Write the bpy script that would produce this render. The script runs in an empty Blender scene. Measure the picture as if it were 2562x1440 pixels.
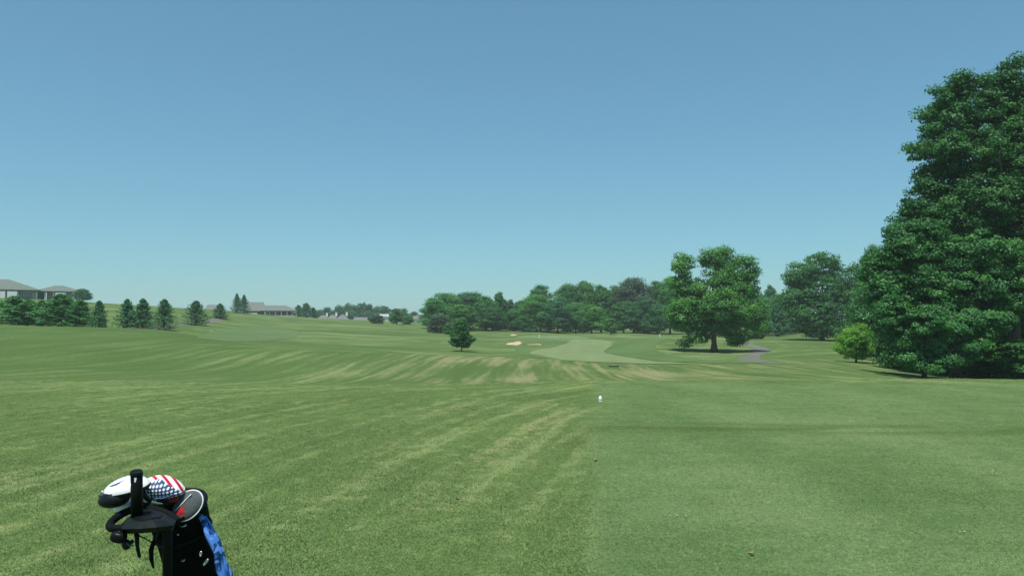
import bpy, bmesh, math, random
import numpy as np
from mathutils import Vector, Matrix

R = math.radians
scene = bpy.context.scene
COL = scene.collection

# ------------------------------------------------------------------ camera
F = 1973.0                      # focal length in photo pixels (2562 wide)
CAM_H = 1.6
PITCH = math.atan(80.0 / F)     # horizon 80 px below the centre of the photo
cam_d = bpy.data.cameras.new('camera')
cam_d.sensor_width = 36.0
cam_d.lens = 36.0 * F / 2562.0
cam_d.clip_start = 0.05
cam_d.clip_end = 6000
cam = bpy.data.objects.new('camera', cam_d)
COL.objects.link(cam)
cam.location = (0, 0, CAM_H)
cam.rotation_euler = (R(90) + PITCH, 0, 0)
scene.camera = cam

# ------------------------------------------------------------------ sky, sun, exposure
SUN_EL, SUN_AZ = R(71), R(-158)          # azimuth from +Y (view direction) towards +X
SKY_STRENGTH = 0.14
world = bpy.data.worlds.new('World')
scene.world = world
world.use_nodes = True
wn = world.node_tree
wn.nodes.clear()
w_out = wn.nodes.new('ShaderNodeOutputWorld')
w_bg = wn.nodes.new('ShaderNodeBackground')
w_sky = wn.nodes.new('ShaderNodeTexSky')
w_sky.sky_type = 'NISHITA'
w_sky.sun_disc = False
w_sky.sun_elevation = SUN_EL
w_sky.sun_rotation = SUN_AZ
w_sky.altitude = 100
w_sky.air_density = 1.0
w_sky.dust_density = 0.4
w_sky.ozone_density = 1.0
w_tint = wn.nodes.new('ShaderNodeMix')
w_tint.data_type = 'RGBA'
w_tint.blend_type = 'MULTIPLY'
w_tint.inputs[0].default_value = 1.0
w_tint.inputs[7].default_value = (0.50, 0.862, 0.985, 1)
w_gam = wn.nodes.new('ShaderNodeGamma')
w_gam.inputs['Gamma'].default_value = 0.65
wn.links.new(w_sky.outputs[0], w_gam.inputs['Color'])
wn.links.new(w_gam.outputs[0], w_tint.inputs[6])
wn.links.new(w_tint.outputs[2], w_bg.inputs['Color'])
w_bg.inputs['Strength'].default_value = SKY_STRENGTH
wn.links.new(w_bg.outputs[0], w_out.inputs['Surface'])

sun_d = bpy.data.lights.new('sun', 'SUN')
sun_d.energy = 3.6
sun_d.angle = R(0.53)
sun_d.color = (1.0, 0.96, 0.88)
sun = bpy.data.objects.new('sun', sun_d)
COL.objects.link(sun)
sv = Vector((math.sin(SUN_AZ) * math.cos(SUN_EL), math.cos(SUN_AZ) * math.cos(SUN_EL), math.sin(SUN_EL)))
sun.rotation_euler = sv.to_track_quat('Z', 'Y').to_euler()
sun.location = sv * 100

vs = scene.view_settings
scene.display_settings.display_device = 'sRGB'
vs.view_transform = 'Standard'
vs.look = 'None'
vs.exposure = 0.55
vs.gamma = 1.0
vs.use_curve_mapping = False
scene.cycles.max_bounces = 8
scene.cycles.diffuse_bounces = 3
scene.cycles.transmission_bounces = 4
scene.cycles.volume_bounces = 1
scene.cycles.use_denoising = True

# ------------------------------------------------------------------ helpers
def ray(px, py):
    x = (px - 1281.0) / F
    y = (720.0 - py) / F
    yd = math.cos(PITCH) - y * math.sin(PITCH)
    zd = math.sin(PITCH) + y * math.cos(PITCH)
    return x / yd, zd / yd

def P(px, py, Y):
    u, w = ray(px, py)
    return Vector((u * Y, Y, CAM_H + w * Y))

def zrow(py, Y):
    return CAM_H + ray(1281, py)[1] * Y

def xcol(px, Y, py=800):
    return ray(px, py)[0] * Y

def setp(o, label=None, cat=None, group=None, kind=None):
    if label: o['label'] = label
    if cat: o['category'] = cat
    if group: o['group'] = group
    if kind: o['kind'] = kind
    return o

def empty(name, loc, label, cat, group=None, rotz=0.0):
    o = bpy.data.objects.new(name, None)
    o.empty_display_size = 0.2
    COL.objects.link(o)
    o.location = loc
    o.rotation_euler = (0, 0, rotz)
    return setp(o, label, cat, group)

def link_mesh(name, me, mat=None, parent=None):
    o = bpy.data.objects.new(name, me)
    COL.objects.link(o)
    if mat is not None:
        if len(me.materials) == 0:
            me.materials.append(mat)
        elif me.materials[0] is not mat:
            o.material_slots[0].link = 'OBJECT'
            o.material_slots[0].material = mat
    if parent is not None:
        o.parent = parent
    return o

def np_mesh(name, verts, faces, smooth=False):
    """verts (N,3), faces (M,k) all of one size k"""
    verts = np.asarray(verts, dtype=np.float32)
    faces = np.asarray(faces, dtype=np.int32)
    me = bpy.data.meshes.new(name)
    k = faces.shape[1]
    me.vertices.add(len(verts))
    me.vertices.foreach_set('co', verts.ravel())
    me.loops.add(faces.size)
    me.loops.foreach_set('vertex_index', faces.ravel())
    me.polygons.add(len(faces))
    me.polygons.foreach_set('loop_start', np.arange(0, faces.size, k, dtype=np.int32))
    me.polygons.foreach_set('loop_total', np.full(len(faces), k, dtype=np.int32))
    if smooth:
        me.polygons.foreach_set('use_smooth', np.ones(len(faces), dtype=bool))
    me.update(calc_edges=True)
    return me

class MB:
    """collects simple shapes into one mesh"""
    def __init__(self):
        self.v, self.f = [], []
    def add(self, verts, faces):
        n = len(self.v)
        self.v += [tuple(p) for p in verts]
        self.f += [tuple(i + n for i in f) for f in faces]
        return self
    def box(self, c, s, rot=None):
        hx, hy, hz = s[0] / 2, s[1] / 2, s[2] / 2
        vs_ = [Vector((x, y, z)) for x in (-hx, hx) for y in (-hy, hy) for z in (-hz, hz)]
        if rot is not None: vs_ = [rot @ p for p in vs_]
        c = Vector(c)
        return self.add([p + c for p in vs_], [(0, 1, 3, 2), (4, 6, 7, 5), (0, 4, 5, 1), (2, 3, 7, 6), (0, 2, 6, 4), (1, 5, 7, 3)])
    def tube(self, pts, radii, n=8, closed=False, flat=1.0):
        pts = [Vector(p) for p in pts]
        if not hasattr(radii, '__len__'): radii = [radii] * len(pts)
        rings, m = [], len(pts)
        up = Vector((0, 0, 1))
        prev = None
        for i in range(m):
            if closed: d = pts[(i + 1) % m] - pts[i - 1]
            else: d = pts[min(i + 1, m - 1)] - pts[max(i - 1, 0)]
            d.normalize()
            if prev is None:
                a = d.cross(up)
                if a.length < 1e-3: a = d.cross(Vector((1, 0, 0)))
            else:
                a = prev - d * prev.dot(d)
            a.normalize(); prev = a
            b = d.cross(a)
            rings.append([pts[i] + (a * math.cos(2 * math.pi * k / n) + b * math.sin(2 * math.pi * k / n) * flat) * radii[i] for k in range(n)])
        vs_ = [p for r in rings for p in r]
        fs = []
        for i in range(m if closed else m - 1):
            j = (i + 1) % m
            for k in range(n):
                k2 = (k + 1) % n
                fs.append((i * n + k, i * n + k2, j * n + k2, j * n + k))
        if not closed:
            fs.append(tuple(range(n - 1, -1, -1)))
            fs.append(tuple((m - 1) * n + k for k in range(n)))
        return self.add(vs_, fs)
    def ellipsoid(self, c, r, rot=None, nu=20, nv=12, fn=None):
        c = Vector(c)
        vs_ = []
        for j in range(nv + 1):
            th = math.pi * j / nv
            for i in range(nu):
                ph = 2 * math.pi * i / nu
                p = Vector((r[0] * math.sin(th) * math.cos(ph), r[1] * math.sin(th) * math.sin(ph), r[2] * math.cos(th)))
                if fn: p = fn(p)
                if rot is not None: p = rot @ p
                vs_.append(p + c)
        fs = []
        for j in range(nv):
            for i in range(nu):
                i2 = (i + 1) % nu
                fs.append((j * nu + i, (j + 1) * nu + i, (j + 1) * nu + i2, j * nu + i2))
        return self.add(vs_, fs)
    def lathe(self, prof, n=20, M=None):
        """prof [(r,z)]; M Matrix 4x4"""
        vs_ = []
        for r, z in prof:
            for k in range(n):
                p = Vector((r * math.cos(2 * math.pi * k / n), r * math.sin(2 * math.pi * k / n), z))
                vs_.append(M @ p if M is not None else p)
        fs = []
        for j in range(len(prof) - 1):
            for k in range(n):
                k2 = (k + 1) % n
                fs.append((j * n + k, j * n + k2, (j + 1) * n + k2, (j + 1) * n + k))
        fs.append(tuple(range(n - 1, -1, -1)))
        fs.append(tuple((len(prof) - 1) * n + k for k in range(n)))
        return self.add(vs_, fs)
    def mesh(self, name, smooth=False):
        me = bpy.data.meshes.new(name)
        me.from_pydata(self.v, [], self.f)
        if smooth:
            for p in me.polygons: p.use_smooth = True
        me.update()
        return me
    def build(self, name, mat, parent=None, smooth=False, origin=None):
        if origin is not None:
            o_ = Vector(origin)
            self.v = [tuple(Vector(p) - o_) for p in self.v]
        o = link_mesh(name, self.mesh(name, smooth), mat, parent)
        if origin is not None and parent is None: o.location = origin
        return o

# ------------------------------------------------------------------ node helper
class NT:
    def __init__(self, name):
        self.mat = bpy.data.materials.new(name)
        self.mat.use_nodes = True
        self.t = self.mat.node_tree
        self.t.nodes.clear()
        self.out = self.t.nodes.new('ShaderNodeOutputMaterial')
    def n(self, typ, **kw):
        nd = self.t.nodes.new(typ)
        for k, v in kw.items(): setattr(nd, k, v)
        return nd
    def put(self, sock, v):
        if isinstance(v, bpy.types.NodeSocket): self.t.links.new(v, sock)
        elif v is not None:
            if sock.type == 'RGBA' and len(v) == 3: v = (*v, 1)
            sock.default_value = v
    def m(self, op, a, b=None, c=None, clamp=False):
        nd = self.n('ShaderNodeMath', operation=op, use_clamp=clamp)
        self.put(nd.inputs[0], a); self.put(nd.inputs[1], b); self.put(nd.inputs[2], c)
        return nd.outputs[0]
    def add(self, a, b): return self.m('ADD', a, b)
    def sub(self, a, b): return self.m('SUBTRACT', a, b)
    def mul(self, a, b): return self.m('MULTIPLY', a, b)
    def pos(self):
        g = self.n('ShaderNodeNewGeometry')
        s = self.n('ShaderNodeSeparateXYZ')
        self.t.links.new(g.outputs['Position'], s.inputs[0])
        return g.outputs['Position'], s.outputs[0], s.outputs[1], s.outputs[2]
    def comb(self, x, y, z=0.0):
        nd = self.n('ShaderNodeCombineXYZ')
        self.put(nd.inputs[0], x); self.put(nd.inputs[1], y); self.put(nd.inputs[2], z)
        return nd.outputs[0]
    def noise(self, vec, scale=1.0, detail=3.0, rough=0.5, dist=0.0):
        nd = self.n('ShaderNodeTexNoise')
        self.put(nd.inputs['Vector'], vec)
        nd.inputs['Scale'].default_value = scale
        nd.inputs['Detail'].default_value = detail
        nd.inputs['Roughness'].default_value = rough
        nd.inputs['Distortion'].default_value = dist
        return nd.outputs['Fac']
    def ss(self, x, a, b, lo=0.0, hi=1.0):
        nd = self.n('ShaderNodeMapRange', interpolation_type='SMOOTHSTEP')
        self.put(nd.inputs[0], x)
        nd.inputs[1].default_value = a; nd.inputs[2].default_value = b
        nd.inputs[3].default_value = lo; nd.inputs[4].default_value = hi
        return nd.outputs[0]
    def mix(self, f, a, b, blend='MIX'):
        nd = self.n('ShaderNodeMix', data_type='RGBA', blend_type=blend)
        self.put(nd.inputs[0], f); self.put(nd.inputs[6], a); self.put(nd.inputs[7], b)
        return nd.outputs[2]
    def mixf(self, f, a, b):
        nd = self.n('ShaderNodeMix', data_type='FLOAT')
        self.put(nd.inputs[0], f); self.put(nd.inputs[2], a); self.put(nd.inputs[3], b)
        return nd.outputs[0]
    def scale(self, col, f):
        nd = self.n('ShaderNodeVectorMath', operation='SCALE')
        self.put(nd.inputs[0], col); self.put(nd.inputs['Scale'], f)
        return nd.outputs[0]
    def attr(self, name, typ='GEOMETRY'):
        nd = self.n('ShaderNodeAttribute', attribute_name=name, attribute_type=typ)
        return nd
    def bump(self, h, strength, dist):
        nd = self.n('ShaderNodeBump')
        nd.inputs['Strength'].default_value = strength
        nd.inputs['Distance'].default_value = dist
        self.put(nd.inputs['Height'], h)
        return nd.outputs[0]
    def principled(self, col, rough=0.6, spec=0.5, metal=0.0, normal=None, coat=0.0):
        nd = self.n('ShaderNodeBsdfPrincipled')
        self.put(nd.inputs['Base Color'], col)
        self.put(nd.inputs['Roughness'], rough)
        nd.inputs['Specular IOR Level'].default_value = spec
        self.put(nd.inputs['Metallic'], metal)
        nd.inputs['Coat Weight'].default_value = coat
        if normal is not None: self.put(nd.inputs['Normal'], normal)
        return nd.outputs[0]
    def surf(self, s):
        self.t.links.new(s, self.out.inputs['Surface'])
        return self.mat

def simple(name, col, rough=0.6, spec=0.5, metal=0.0, var=0.15, scale=20.0, coat=0.0, bump=0.0):
    t = NT(name)
    tc = t.n('ShaderNodeTexCoord')
    nz = t.noise(tc.outputs['Object'], scale, 4.0, 0.6)
    f = t.ss(nz, 0.3, 0.7, 1 - var, 1 + var)
    c = t.scale((*col,), f) if False else t.scale(t.mix(0.0, col, col), f)
    nrm = t.bump(nz, bump, 0.01) if bump else None
    rr = t.ss(nz, 0.3, 0.7, max(0.02, rough - 0.08), min(1, rough + 0.08))
    return t.surf(t.principled(c, rr, spec, metal, nrm, coat))

# ------------------------------------------------------------------ terrain heights
def pchip(xk, yk, x):
    xk = np.asarray(xk, float); yk = np.asarray(yk, float)
    h = np.diff(xk); d = np.diff(yk) / h
    m = np.zeros(len(xk))
    for i in range(1, len(xk) - 1):
        if d[i - 1] * d[i] > 0:
            w1 = 2 * h[i] + h[i - 1]; w2 = h[i] + 2 * h[i - 1]
            m[i] = (w1 + w2) / (w1 / d[i - 1] + w2 / d[i])
    x = np.clip(x, xk[0], xk[-1])
    i = np.clip(np.searchsorted(xk, x) - 1, 0, len(xk) - 2)
    t = (x - xk[i]) / h[i]
    t2, t3 = t * t, t * t * t
    return (2 * t3 - 3 * t2 + 1) * yk[i] + (t3 - 2 * t2 + t) * h[i] * m[i] + (-2 * t3 + 3 * t2) * yk[i + 1] + (t3 - t2) * h[i] * m[i + 1]

def prof(rows, far):
    out = [(-60, 0.0), (2, 0.0), (16, 0.0)]
    out += [(Y, zrow(r, Y)) for r, Y in rows]
    return out + far

PROF = {
    -400: prof([(952, 28), (937, 36), (906, 46), (862, 62), (828, 80), (808, 97)], [(112, 0.9), (140, 1.4), (165, 2.4), (205, 5.8), (235, 8.2), (300, 9.0), (420, 5), (700, 0), (1600, 0)]),
    100: prof([(952, 28), (937, 36), (908, 46), (866, 62), (832, 80), (811, 97)], [(112, 0.75), (140, 1.1), (165, 2.0), (205, 5.2), (235, 7.7), (300, 8.6), (420, 4), (700, 0), (1600, 0)]),
    400: prof([(958, 27), (943, 37), (922, 45), (884, 57), (852, 74), (828, 98)], [(112, -0.05), (125, 0.1), (150, 0.9), (175, 1.9), (220, 4.6), (260, 5.9), (330, 5), (450, 0.5), (700, 0), (1600, 0)]),
    700: prof([(961, 27), (952, 37), (936, 42), (896, 50), (868, 58)], [(64, -0.48), (76, -1.1), (95, -1.7), (110, -1.8), (140, -1.6), (190, -0.3), (230, 1.6), (255, 3.1), (290, 2.9), (380, -0.5), (700, -1), (1600, 0)]),
    1000: prof([(963, 26), (953, 36), (938, 41), (906, 49), (886, 56)], [(63, -1.0), (76, -1.7), (110, -2.3), (150, -2.2), (200, -1.4), (250, -0.2), (300, 0.7), (340, 0.2), (450, -2), (800, -2), (1600, 0)]),
    1250: prof([(963, 24), (954, 34), (940, 39), (914, 48), (901, 54)], [(62, -1.35), (76, -2.1), (110, -2.9), (140, -2.7), (190, -2.2), (230, -1.3), (300, -1), (450, -1.5), (1600, 0)]),
    1450: prof([(957, 22), (955, 33), (940, 39), (917, 48), (909, 53)], [(64, -1.75), (80, -2.45), (110, -2.75), (140, -2.65), (180, -2.4), (220, -2.2), (300, -1.8), (500, -1), (1600, 0)]),
    1650: prof([(957, 22), (956, 33), (944, 39), (922, 48), (915, 54)], [(66, -2.0), (88, -2.85), (103, -3.2), (128, -2.5), (150, -2.25), (190, -2.25), (240, -2.2), (320, -1.8), (500, -1), (1600, 0)]),
    1850: prof([(957, 22), (951, 30), (930, 46), (906, 70)], [(90, -3.0), (103, -3.3), (128, -2.45), (150, -2.15), (190, -2.25), (240, -2.2), (320, -1.8), (500, -1), (1600, 0)]),
    2100: prof([(956, 22), (950, 32), (930, 48), (906, 70)], [(100, -2.45), (140, -2.5), (190, -2.4), (240, -2.2), (500, -1), (1600, 0)]),
    2350: prof([(955, 23), (951, 38), (946, 52)], [(70, -2.5), (100, -2.6), (190, -2.4), (500, -1), (1600, 0)]),
    2700: prof([(956, 23), (953, 36), (950, 52)], [(70, -2.7), (100, -2.7), (190, -2.4), (500, -1), (1600, 0)]),
    3300: prof([(956, 23), (954, 36), (951, 52)], [(70, -2.7), (100, -2.7), (190, -2.4), (500, -1), (1600, 0)]),
}
_pk = sorted(PROF)
_uk = np.array([(p - 1281) / F for p in _pk])
_cols = [(np.array([a for a, b in PROF[p]]), np.array([b for a, b in PROF[p]])) for p in _pk]

def gh_np(X, Y):
    X = np.asarray(X, float); Y = np.asarray(Y, float)
    Z = np.stack([pchip(a, b, Y) for a, b in _cols])
    u = np.clip(X / np.maximum(Y, 3.0), _uk[0], _uk[-1])
    i = np.clip(np.searchsorted(_uk, u) - 1, 0, len(_uk) - 2)
    h = np.diff(_uk)
    D = (Z[1:] - Z[:-1]) / h[:, None] if Z.ndim == 2 else None
    n = len(_uk)
    M = np.zeros_like(Z)
    M[1:-1] = (D[:-1] * h[1:, None] + D[1:] * h[:-1, None]) / (h[1:, None] + h[:-1, None])
    idx = np.arange(Z.shape[1])
    t = (u - _uk[i]) / h[i]; t2 = t * t; t3 = t2 * t
    z = (2 * t3 - 3 * t2 + 1) * Z[i, idx] + (t3 - 2 * t2 + t) * h[i] * M[i, idx] + (-2 * t3 + 3 * t2) * Z[i + 1, idx] + (t3 - t2) * h[i] * M[i + 1, idx]
    amp = np.clip((Y - 24) / 40, 0, 1) * np.clip((600 - Y) / 200, 0.2, 1)
    z = z + amp * (0.15 * np.sin(X * 0.11 + 1.3 * np.sin(Y * 0.05)) + 0.11 * np.sin(X * 0.23 - Y * 0.09 + 2) + 0.03 * np.sin(X * 0.5 + Y * 0.31))
    near = np.clip((26 - Y) / 6, 0, 1) * np.clip((Y - 1) / 3, 0, 1)
    z = z + near * (0.012 * np.sin(X * 0.9 + Y * 0.5) + 0.01 * np.sin(Y * 1.1 - X * 0.6))
    return z

def gh(x, y):
    return float(gh_np(np.array([x]), np.array([y]))[0])

def hit(px, py, y0=3.0, y1=900.0):
    """ground point seen at a photo pixel"""
    u, w = ray(px, py)
    Ys = np.geomspace(y0, y1, 1200)
    d = CAM_H + w * Ys - gh_np(u * Ys, Ys)
    k = np.argmax(d <= 0)
    if d[k] > 0: k = len(Ys) - 1
    Y = Ys[k]
    if k > 0:
        a, b = d[k - 1], d[k]
        Y = Ys[k - 1] + (Ys[k] - Ys[k - 1]) * a / (a - b + 1e-9)
    return u * Y, Y

# ------------------------------------------------------------------ grass colour (depends on the place on the ground only)
G_DARK, G_MID, G_LIGHT, G_DRY = (0.070, 0.119, 0.038), (0.100, 0.156, 0.053), (0.154, 0.200, 0.084), (0.270, 0.225, 0.130)

def grass_colour(t):
    pos, X, Y, Z = t.pos()
    wob = t.noise(pos, 0.35, 2.0)
    wobc = t.mul(t.sub(wob, 0.5), 1.6)
    # rough near the tee: mower lines that swing round the tee
    dx = t.sub(X, 20.0); dy = t.mul(Y, 0.707)
    s = t.m('SQRT', t.add(t.mul(dx, dx), t.mul(dy, dy)))
    s = t.add(s, t.mul(wobc, 0.22))
    ang = t.m('ARCTAN2', dy, dx)
    n_near = t.noise(t.comb(t.mul(s, 1.9), t.mul(ang, 2.2)), 1.0, 4.0, 0.6)
    n_fine = t.noise(t.comb(t.mul(s, 6.5), t.mul(ang, 9.0), 3.0), 1.0, 3.0, 0.6)
    n_mow = t.noise(t.comb(t.mul(s, 3.4), t.mul(ang, 3.0), 41.0), 1.0, 2.0, 0.5)
    # the bank and the hollow beyond it: lines running up and down
    xb = t.add(X, t.add(t.mul(wobc, 0.3), t.mul(t.m('SINE', t.mul(Y, 0.05)), 1.2)))
    n_bank = t.noise(t.comb(t.mul(xb, 0.95), t.mul(Y, 0.04), 7.0), 1.0, 4.0, 0.6)
    n_bank2 = t.noise(t.comb(t.mul(xb, 2.3), t.mul(Y, 0.07), 11.0), 1.0, 2.0, 0.5)
    n_bank = t.add(t.mul(n_bank, 0.6), t.mul(n_bank2, 0.4))
    # far slopes: long arcs
    yf = t.add(Y, t.mul(t.mul(X, X), 0.0022))
    ra = t.m('SQRT', t.add(t.mul(t.add(X, 25.0), t.add(X, 25.0)), t.mul(t.sub(Y, 150.0), t.sub(Y, 150.0))))
    n_far1 = t.noise(t.comb(t.mul(ra, 0.34), t.mul(X, 0.012), 19.0), 1.0, 2.0, 0.5)
    n_far2 = t.noise(t.comb(t.mul(X, 0.012), t.mul(yf, 0.16), 19.0), 1.0, 3.0, 0.55)
    n_far = t.mixf(0.5, n_far1, n_far2)
    wb = t.ss(Y, 19.0, 28.0)
    wf = t.ss(Y, 72.0, 100.0)
    st = t.mixf(wb, t.add(t.add(t.mul(n_near, 0.42), t.mul(n_mow, 0.40)), t.mul(n_fine, 0.18)), n_bank)
    st = t.mixf(wf, st, t.add(t.mul(n_far, 1.1), -0.05))
    patch = t.noise(pos, 0.13, 3.0, 0.5)
    clump = t.noise(pos, 3.2, 3.0, 0.6)
    speck = t.noise(pos, 26.0, 3.0, 0.7)
    v = t.add(t.add(t.mul(st, 0.58), t.mul(patch, 0.20)), t.mul(clump, 0.22))
    v = t.ss(v, 0.38, 0.62)
    col = t.mix(v, G_DARK, G_MID)
    col = t.mix(t.ss(v, 0.45, 1.0), col, G_LIGHT)
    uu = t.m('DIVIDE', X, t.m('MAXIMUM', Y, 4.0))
    slope_shade = t.mul(t.mul(t.ss(Y, 36.0, 48.0), t.ss(Y, 100.0, 84.0)), t.ss(t.add(uu, t.mul(t.sub(patch, 0.5), 0.25)), -0.28, -0.42))
    col = t.mix(t.mul(slope_shade, 0.50), col, (0.056, 0.108, 0.032))  # left slope painted darker green to supply relief shade the high sun leaves weak
    # dry straw on the bank and in lines beside the tee
    u = t.m('DIVIDE', X, t.m('MAXIMUM', Y, 4.0))
    bank = t.mul(t.mul(t.ss(Y, 24.0, 33.0), t.ss(Y, 75.0, 56.0)), t.mul(t.ss(u, -0.34, -0.02), t.ss(u, 0.42, 0.26)))
    dry_b = t.mul(bank, t.ss(t.add(t.mul(n_bank, 0.75), t.mul(patch, 0.25)), 0.44, 0.62))
    line = t.ss(n_near, 0.50, 0.60)
    thatch = t.noise(pos, 7.0, 4.0, 0.7)
    dn = t.mul(t.mul(t.ss(thatch, 0.50, 0.62), line), t.ss(patch, 0.42, 0.56))
    near_side = t.mul(t.ss(X, -4.0, -1.6), t.ss(Y, 24.0, 14.0))
    dry_n = t.mul(dn, near_side)
    dry = t.m('MAXIMUM', t.mul(dry_b, 0.48), t.mul(dry_n, 0.55))
    # tee: shorter, more even turf
    edge = t.sub(X, t.add(t.mul(Y, 0.11), -0.08))
    edge = t.add(edge, t.mul(t.sub(clump, 0.5), 0.7))
    tee = t.mul(t.ss(edge, -0.28, 0.28), t.ss(Y, 23.0, 20.0))
    dry = t.mul(dry, t.sub(1.0, tee))
    col = t.mix(dry, col, G_DRY)
    n_t1 = t.noise(t.comb(t.mul(X, 0.5), t.mul(Y, 0.2), 23.0), 1.0, 2.0, 0.5)
    n_t2 = t.noise(t.comb(t.mul(X, 0.35), t.mul(Y, 2.2), 29.0), 1.0, 3.0, 0.6)
    tv = t.add(t.add(t.mul(n_t1, 0.5), t.mul(n_t2, 0.22)), t.mul(clump, 0.28))
    tcol = t.mix(t.ss(tv, 0.34, 0.66), (0.070, 0.124, 0.044), (0.112, 0.170, 0.071))
    gap = t.mul(t.ss(Y, 10.7, 11.4), t.ss(Y, 12.6, 11.9))
    gap = t.mul(gap, t.ss(n_t2, 0.40, 0.58))
    tcol = t.mix(t.mul(gap, 0.55), tcol, (0.045, 0.075, 0.018))
    tcol = t.mix(t.mul(t.mul(t.ss(clump, 0.62, 0.74), t.ss(patch, 0.46, 0.56)), 0.5), tcol, (0.12, 0.13, 0.045))
    col = t.mix(tee, col, tcol)
    f = t.ss(speck, 0.25, 0.75, 0.78, 1.22)
    return t.scale(col, f), speck, clump

def mat_turf():
    t = NT('turf')
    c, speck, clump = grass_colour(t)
    h = t.add(t.mul(speck, 0.5), clump)
    nrm = t.bump(h, 0.35, 0.03)
    return t.surf(t.principled(c, 0.95, 0.0, 0.0, nrm))

def mat_blades():
    t = NT('grass_blades')
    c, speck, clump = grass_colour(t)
    a = t.attr('tint')
    f = t.ss(a.outputs['Fac'], 0.0, 1.0, 1.55, 2.2)
    c = t.scale(c, f)
    c = t.mix(t.ss(a.outputs['Fac'], 0.90, 0.97, 0.0, 0.55), c, (0.22, 0.20, 0.10))
    g = t.n('ShaderNodeNewGeometry')
    nm = t.n('ShaderNodeVectorMath', operation='MULTIPLY_ADD')
    t.put(nm.inputs[0], g.outputs['Normal']); nm.inputs[1].default_value = (0.22, 0.22, 0.22); nm.inputs[2].default_value = (0, 0, 0.85)
    d = t.principled(c, 0.7, 0.12, 0.0, nm.outputs[0])
    tr = t.n('ShaderNodeBsdfTranslucent')
    t.put(tr.inputs['Color'], c)
    mx = t.n('ShaderNodeMixShader')
    mx.inputs[0].default_value = 0.22
    t.t.links.new(d, mx.inputs[1]); t.t.links.new(tr.outputs[0], mx.inputs[2])
    return t.surf(mx.outputs[0])

def mat_cut(name, a, b, ang=0.1, scale=0.5):
    """closely mown turf with faint stripes"""
    t = NT(name)
    pos, X, Y, Z = t.pos()
    s = t.add(X, t.mul(Y, -ang))
    n1 = t.noise(t.comb(t.mul(s, scale), t.mul(Y, 0.02)), 1.0, 2.0)
    n2 = t.noise(pos, 0.12, 3.0)
    n3 = t.noise(pos, 2.5, 3.0, 0.65)
    v = t.add(t.add(t.mul(n1, 0.4), t.mul(n2, 0.35)), t.mul(n3, 0.25))
    c = t.mix(t.ss(v, 0.36, 0.64), a, b)
    return t.surf(t.principled(c, 0.95, 0.0, 0.0, t.bump(n3, 0.2, 0.03)))

M_TURF = mat_turf()
M_BLADES = mat_blades()
M_FAIR = mat_cut('fairway_turf', (0.142, 0.192, 0.088), (0.172, 0.224, 0.108))
M_SEMI = mat_cut('semi_rough_turf', (0.078, 0.132, 0.046), (0.100, 0.160, 0.062), 0.4, 0.3)
M_GREEN = mat_cut('green_turf', (0.120, 0.185, 0.085), (0.150, 0.210, 0.105))
M_PALE = mat_cut('pale_rough_turf', (0.100, 0.150, 0.062), (0.165, 0.190, 0.090), -0.3, 0.6)

# ------------------------------------------------------------------ ground sheet
def spaced(lo, hi, c, d0, g):
    """coordinates growing away from c"""
    out = [c]; d = d0; x = c
    while x < hi:
        x += d; d *= g; out.append(x)
    d = d0; x = c
    while x > lo:
        x -= d; d *= g; out.insert(0, x)
    return np.array(out)

gx = spaced(-1500, 1500, 0.0, 0.28, 1.021)
gy_near = np.arange(-30, 4, 2.0)
gy_far = [4.0]
while gy_far[-1] < 1600: gy_far.append(gy_far[-1] + max(0.3, gy_far[-1] * 0.0085))
gy = np.concatenate([gy_near, np.array(gy_far)])
GX, GY = np.meshgrid(gx, gy)
GZ = gh_np(GX.ravel(), GY.ravel())
nx, ny = len(gx), len(gy)
ii = np.arange(ny - 1)[:, None] * nx + np.arange(nx - 1)[None, :]
gf = np.stack([ii, ii + 1, ii + nx + 1, ii + nx], -1).reshape(-1, 4)
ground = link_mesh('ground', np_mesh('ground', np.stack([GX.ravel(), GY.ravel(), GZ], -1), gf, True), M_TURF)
setp(ground, kind='structure')

def poly_sdf(poly, X, Y):
    poly = np.asarray(poly, float)
    n = len(poly)
    d = np.full(X.shape, 1e18); inside = np.zeros(X.shape, bool)
    for i in range(n):
        x1, y1 = poly[i]; x2, y2 = poly[(i + 1) % n]
        ex, ey = x2 - x1, y2 - y1
        L = ex * ex + ey * ey + 1e-12
        tt = np.clip(((X - x1) * ex + (Y - y1) * ey) / L, 0, 1)
        d = np.minimum(d, (X - x1 - tt * ex) ** 2 + (Y - y1 - tt * ey) ** 2)
        c = ((y1 > Y) != (y2 > Y)) & (X < ex * (Y - y1) / (ey + 1e-12) + x1)
        inside ^= c
    d = np.sqrt(d)
    return np.where(inside, -d, d)

def smooth_poly(pts, it=2):
    pts = [np.array(p, float) for p in pts]
    for _ in range(it):
        out = []
        for i in range(len(pts)):
            a, b = pts[i], pts[(i + 1) % len(pts)]
            out += [a * .75 + b * .25, a * .25 + b * .75]
        pts = out
    return pts

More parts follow.
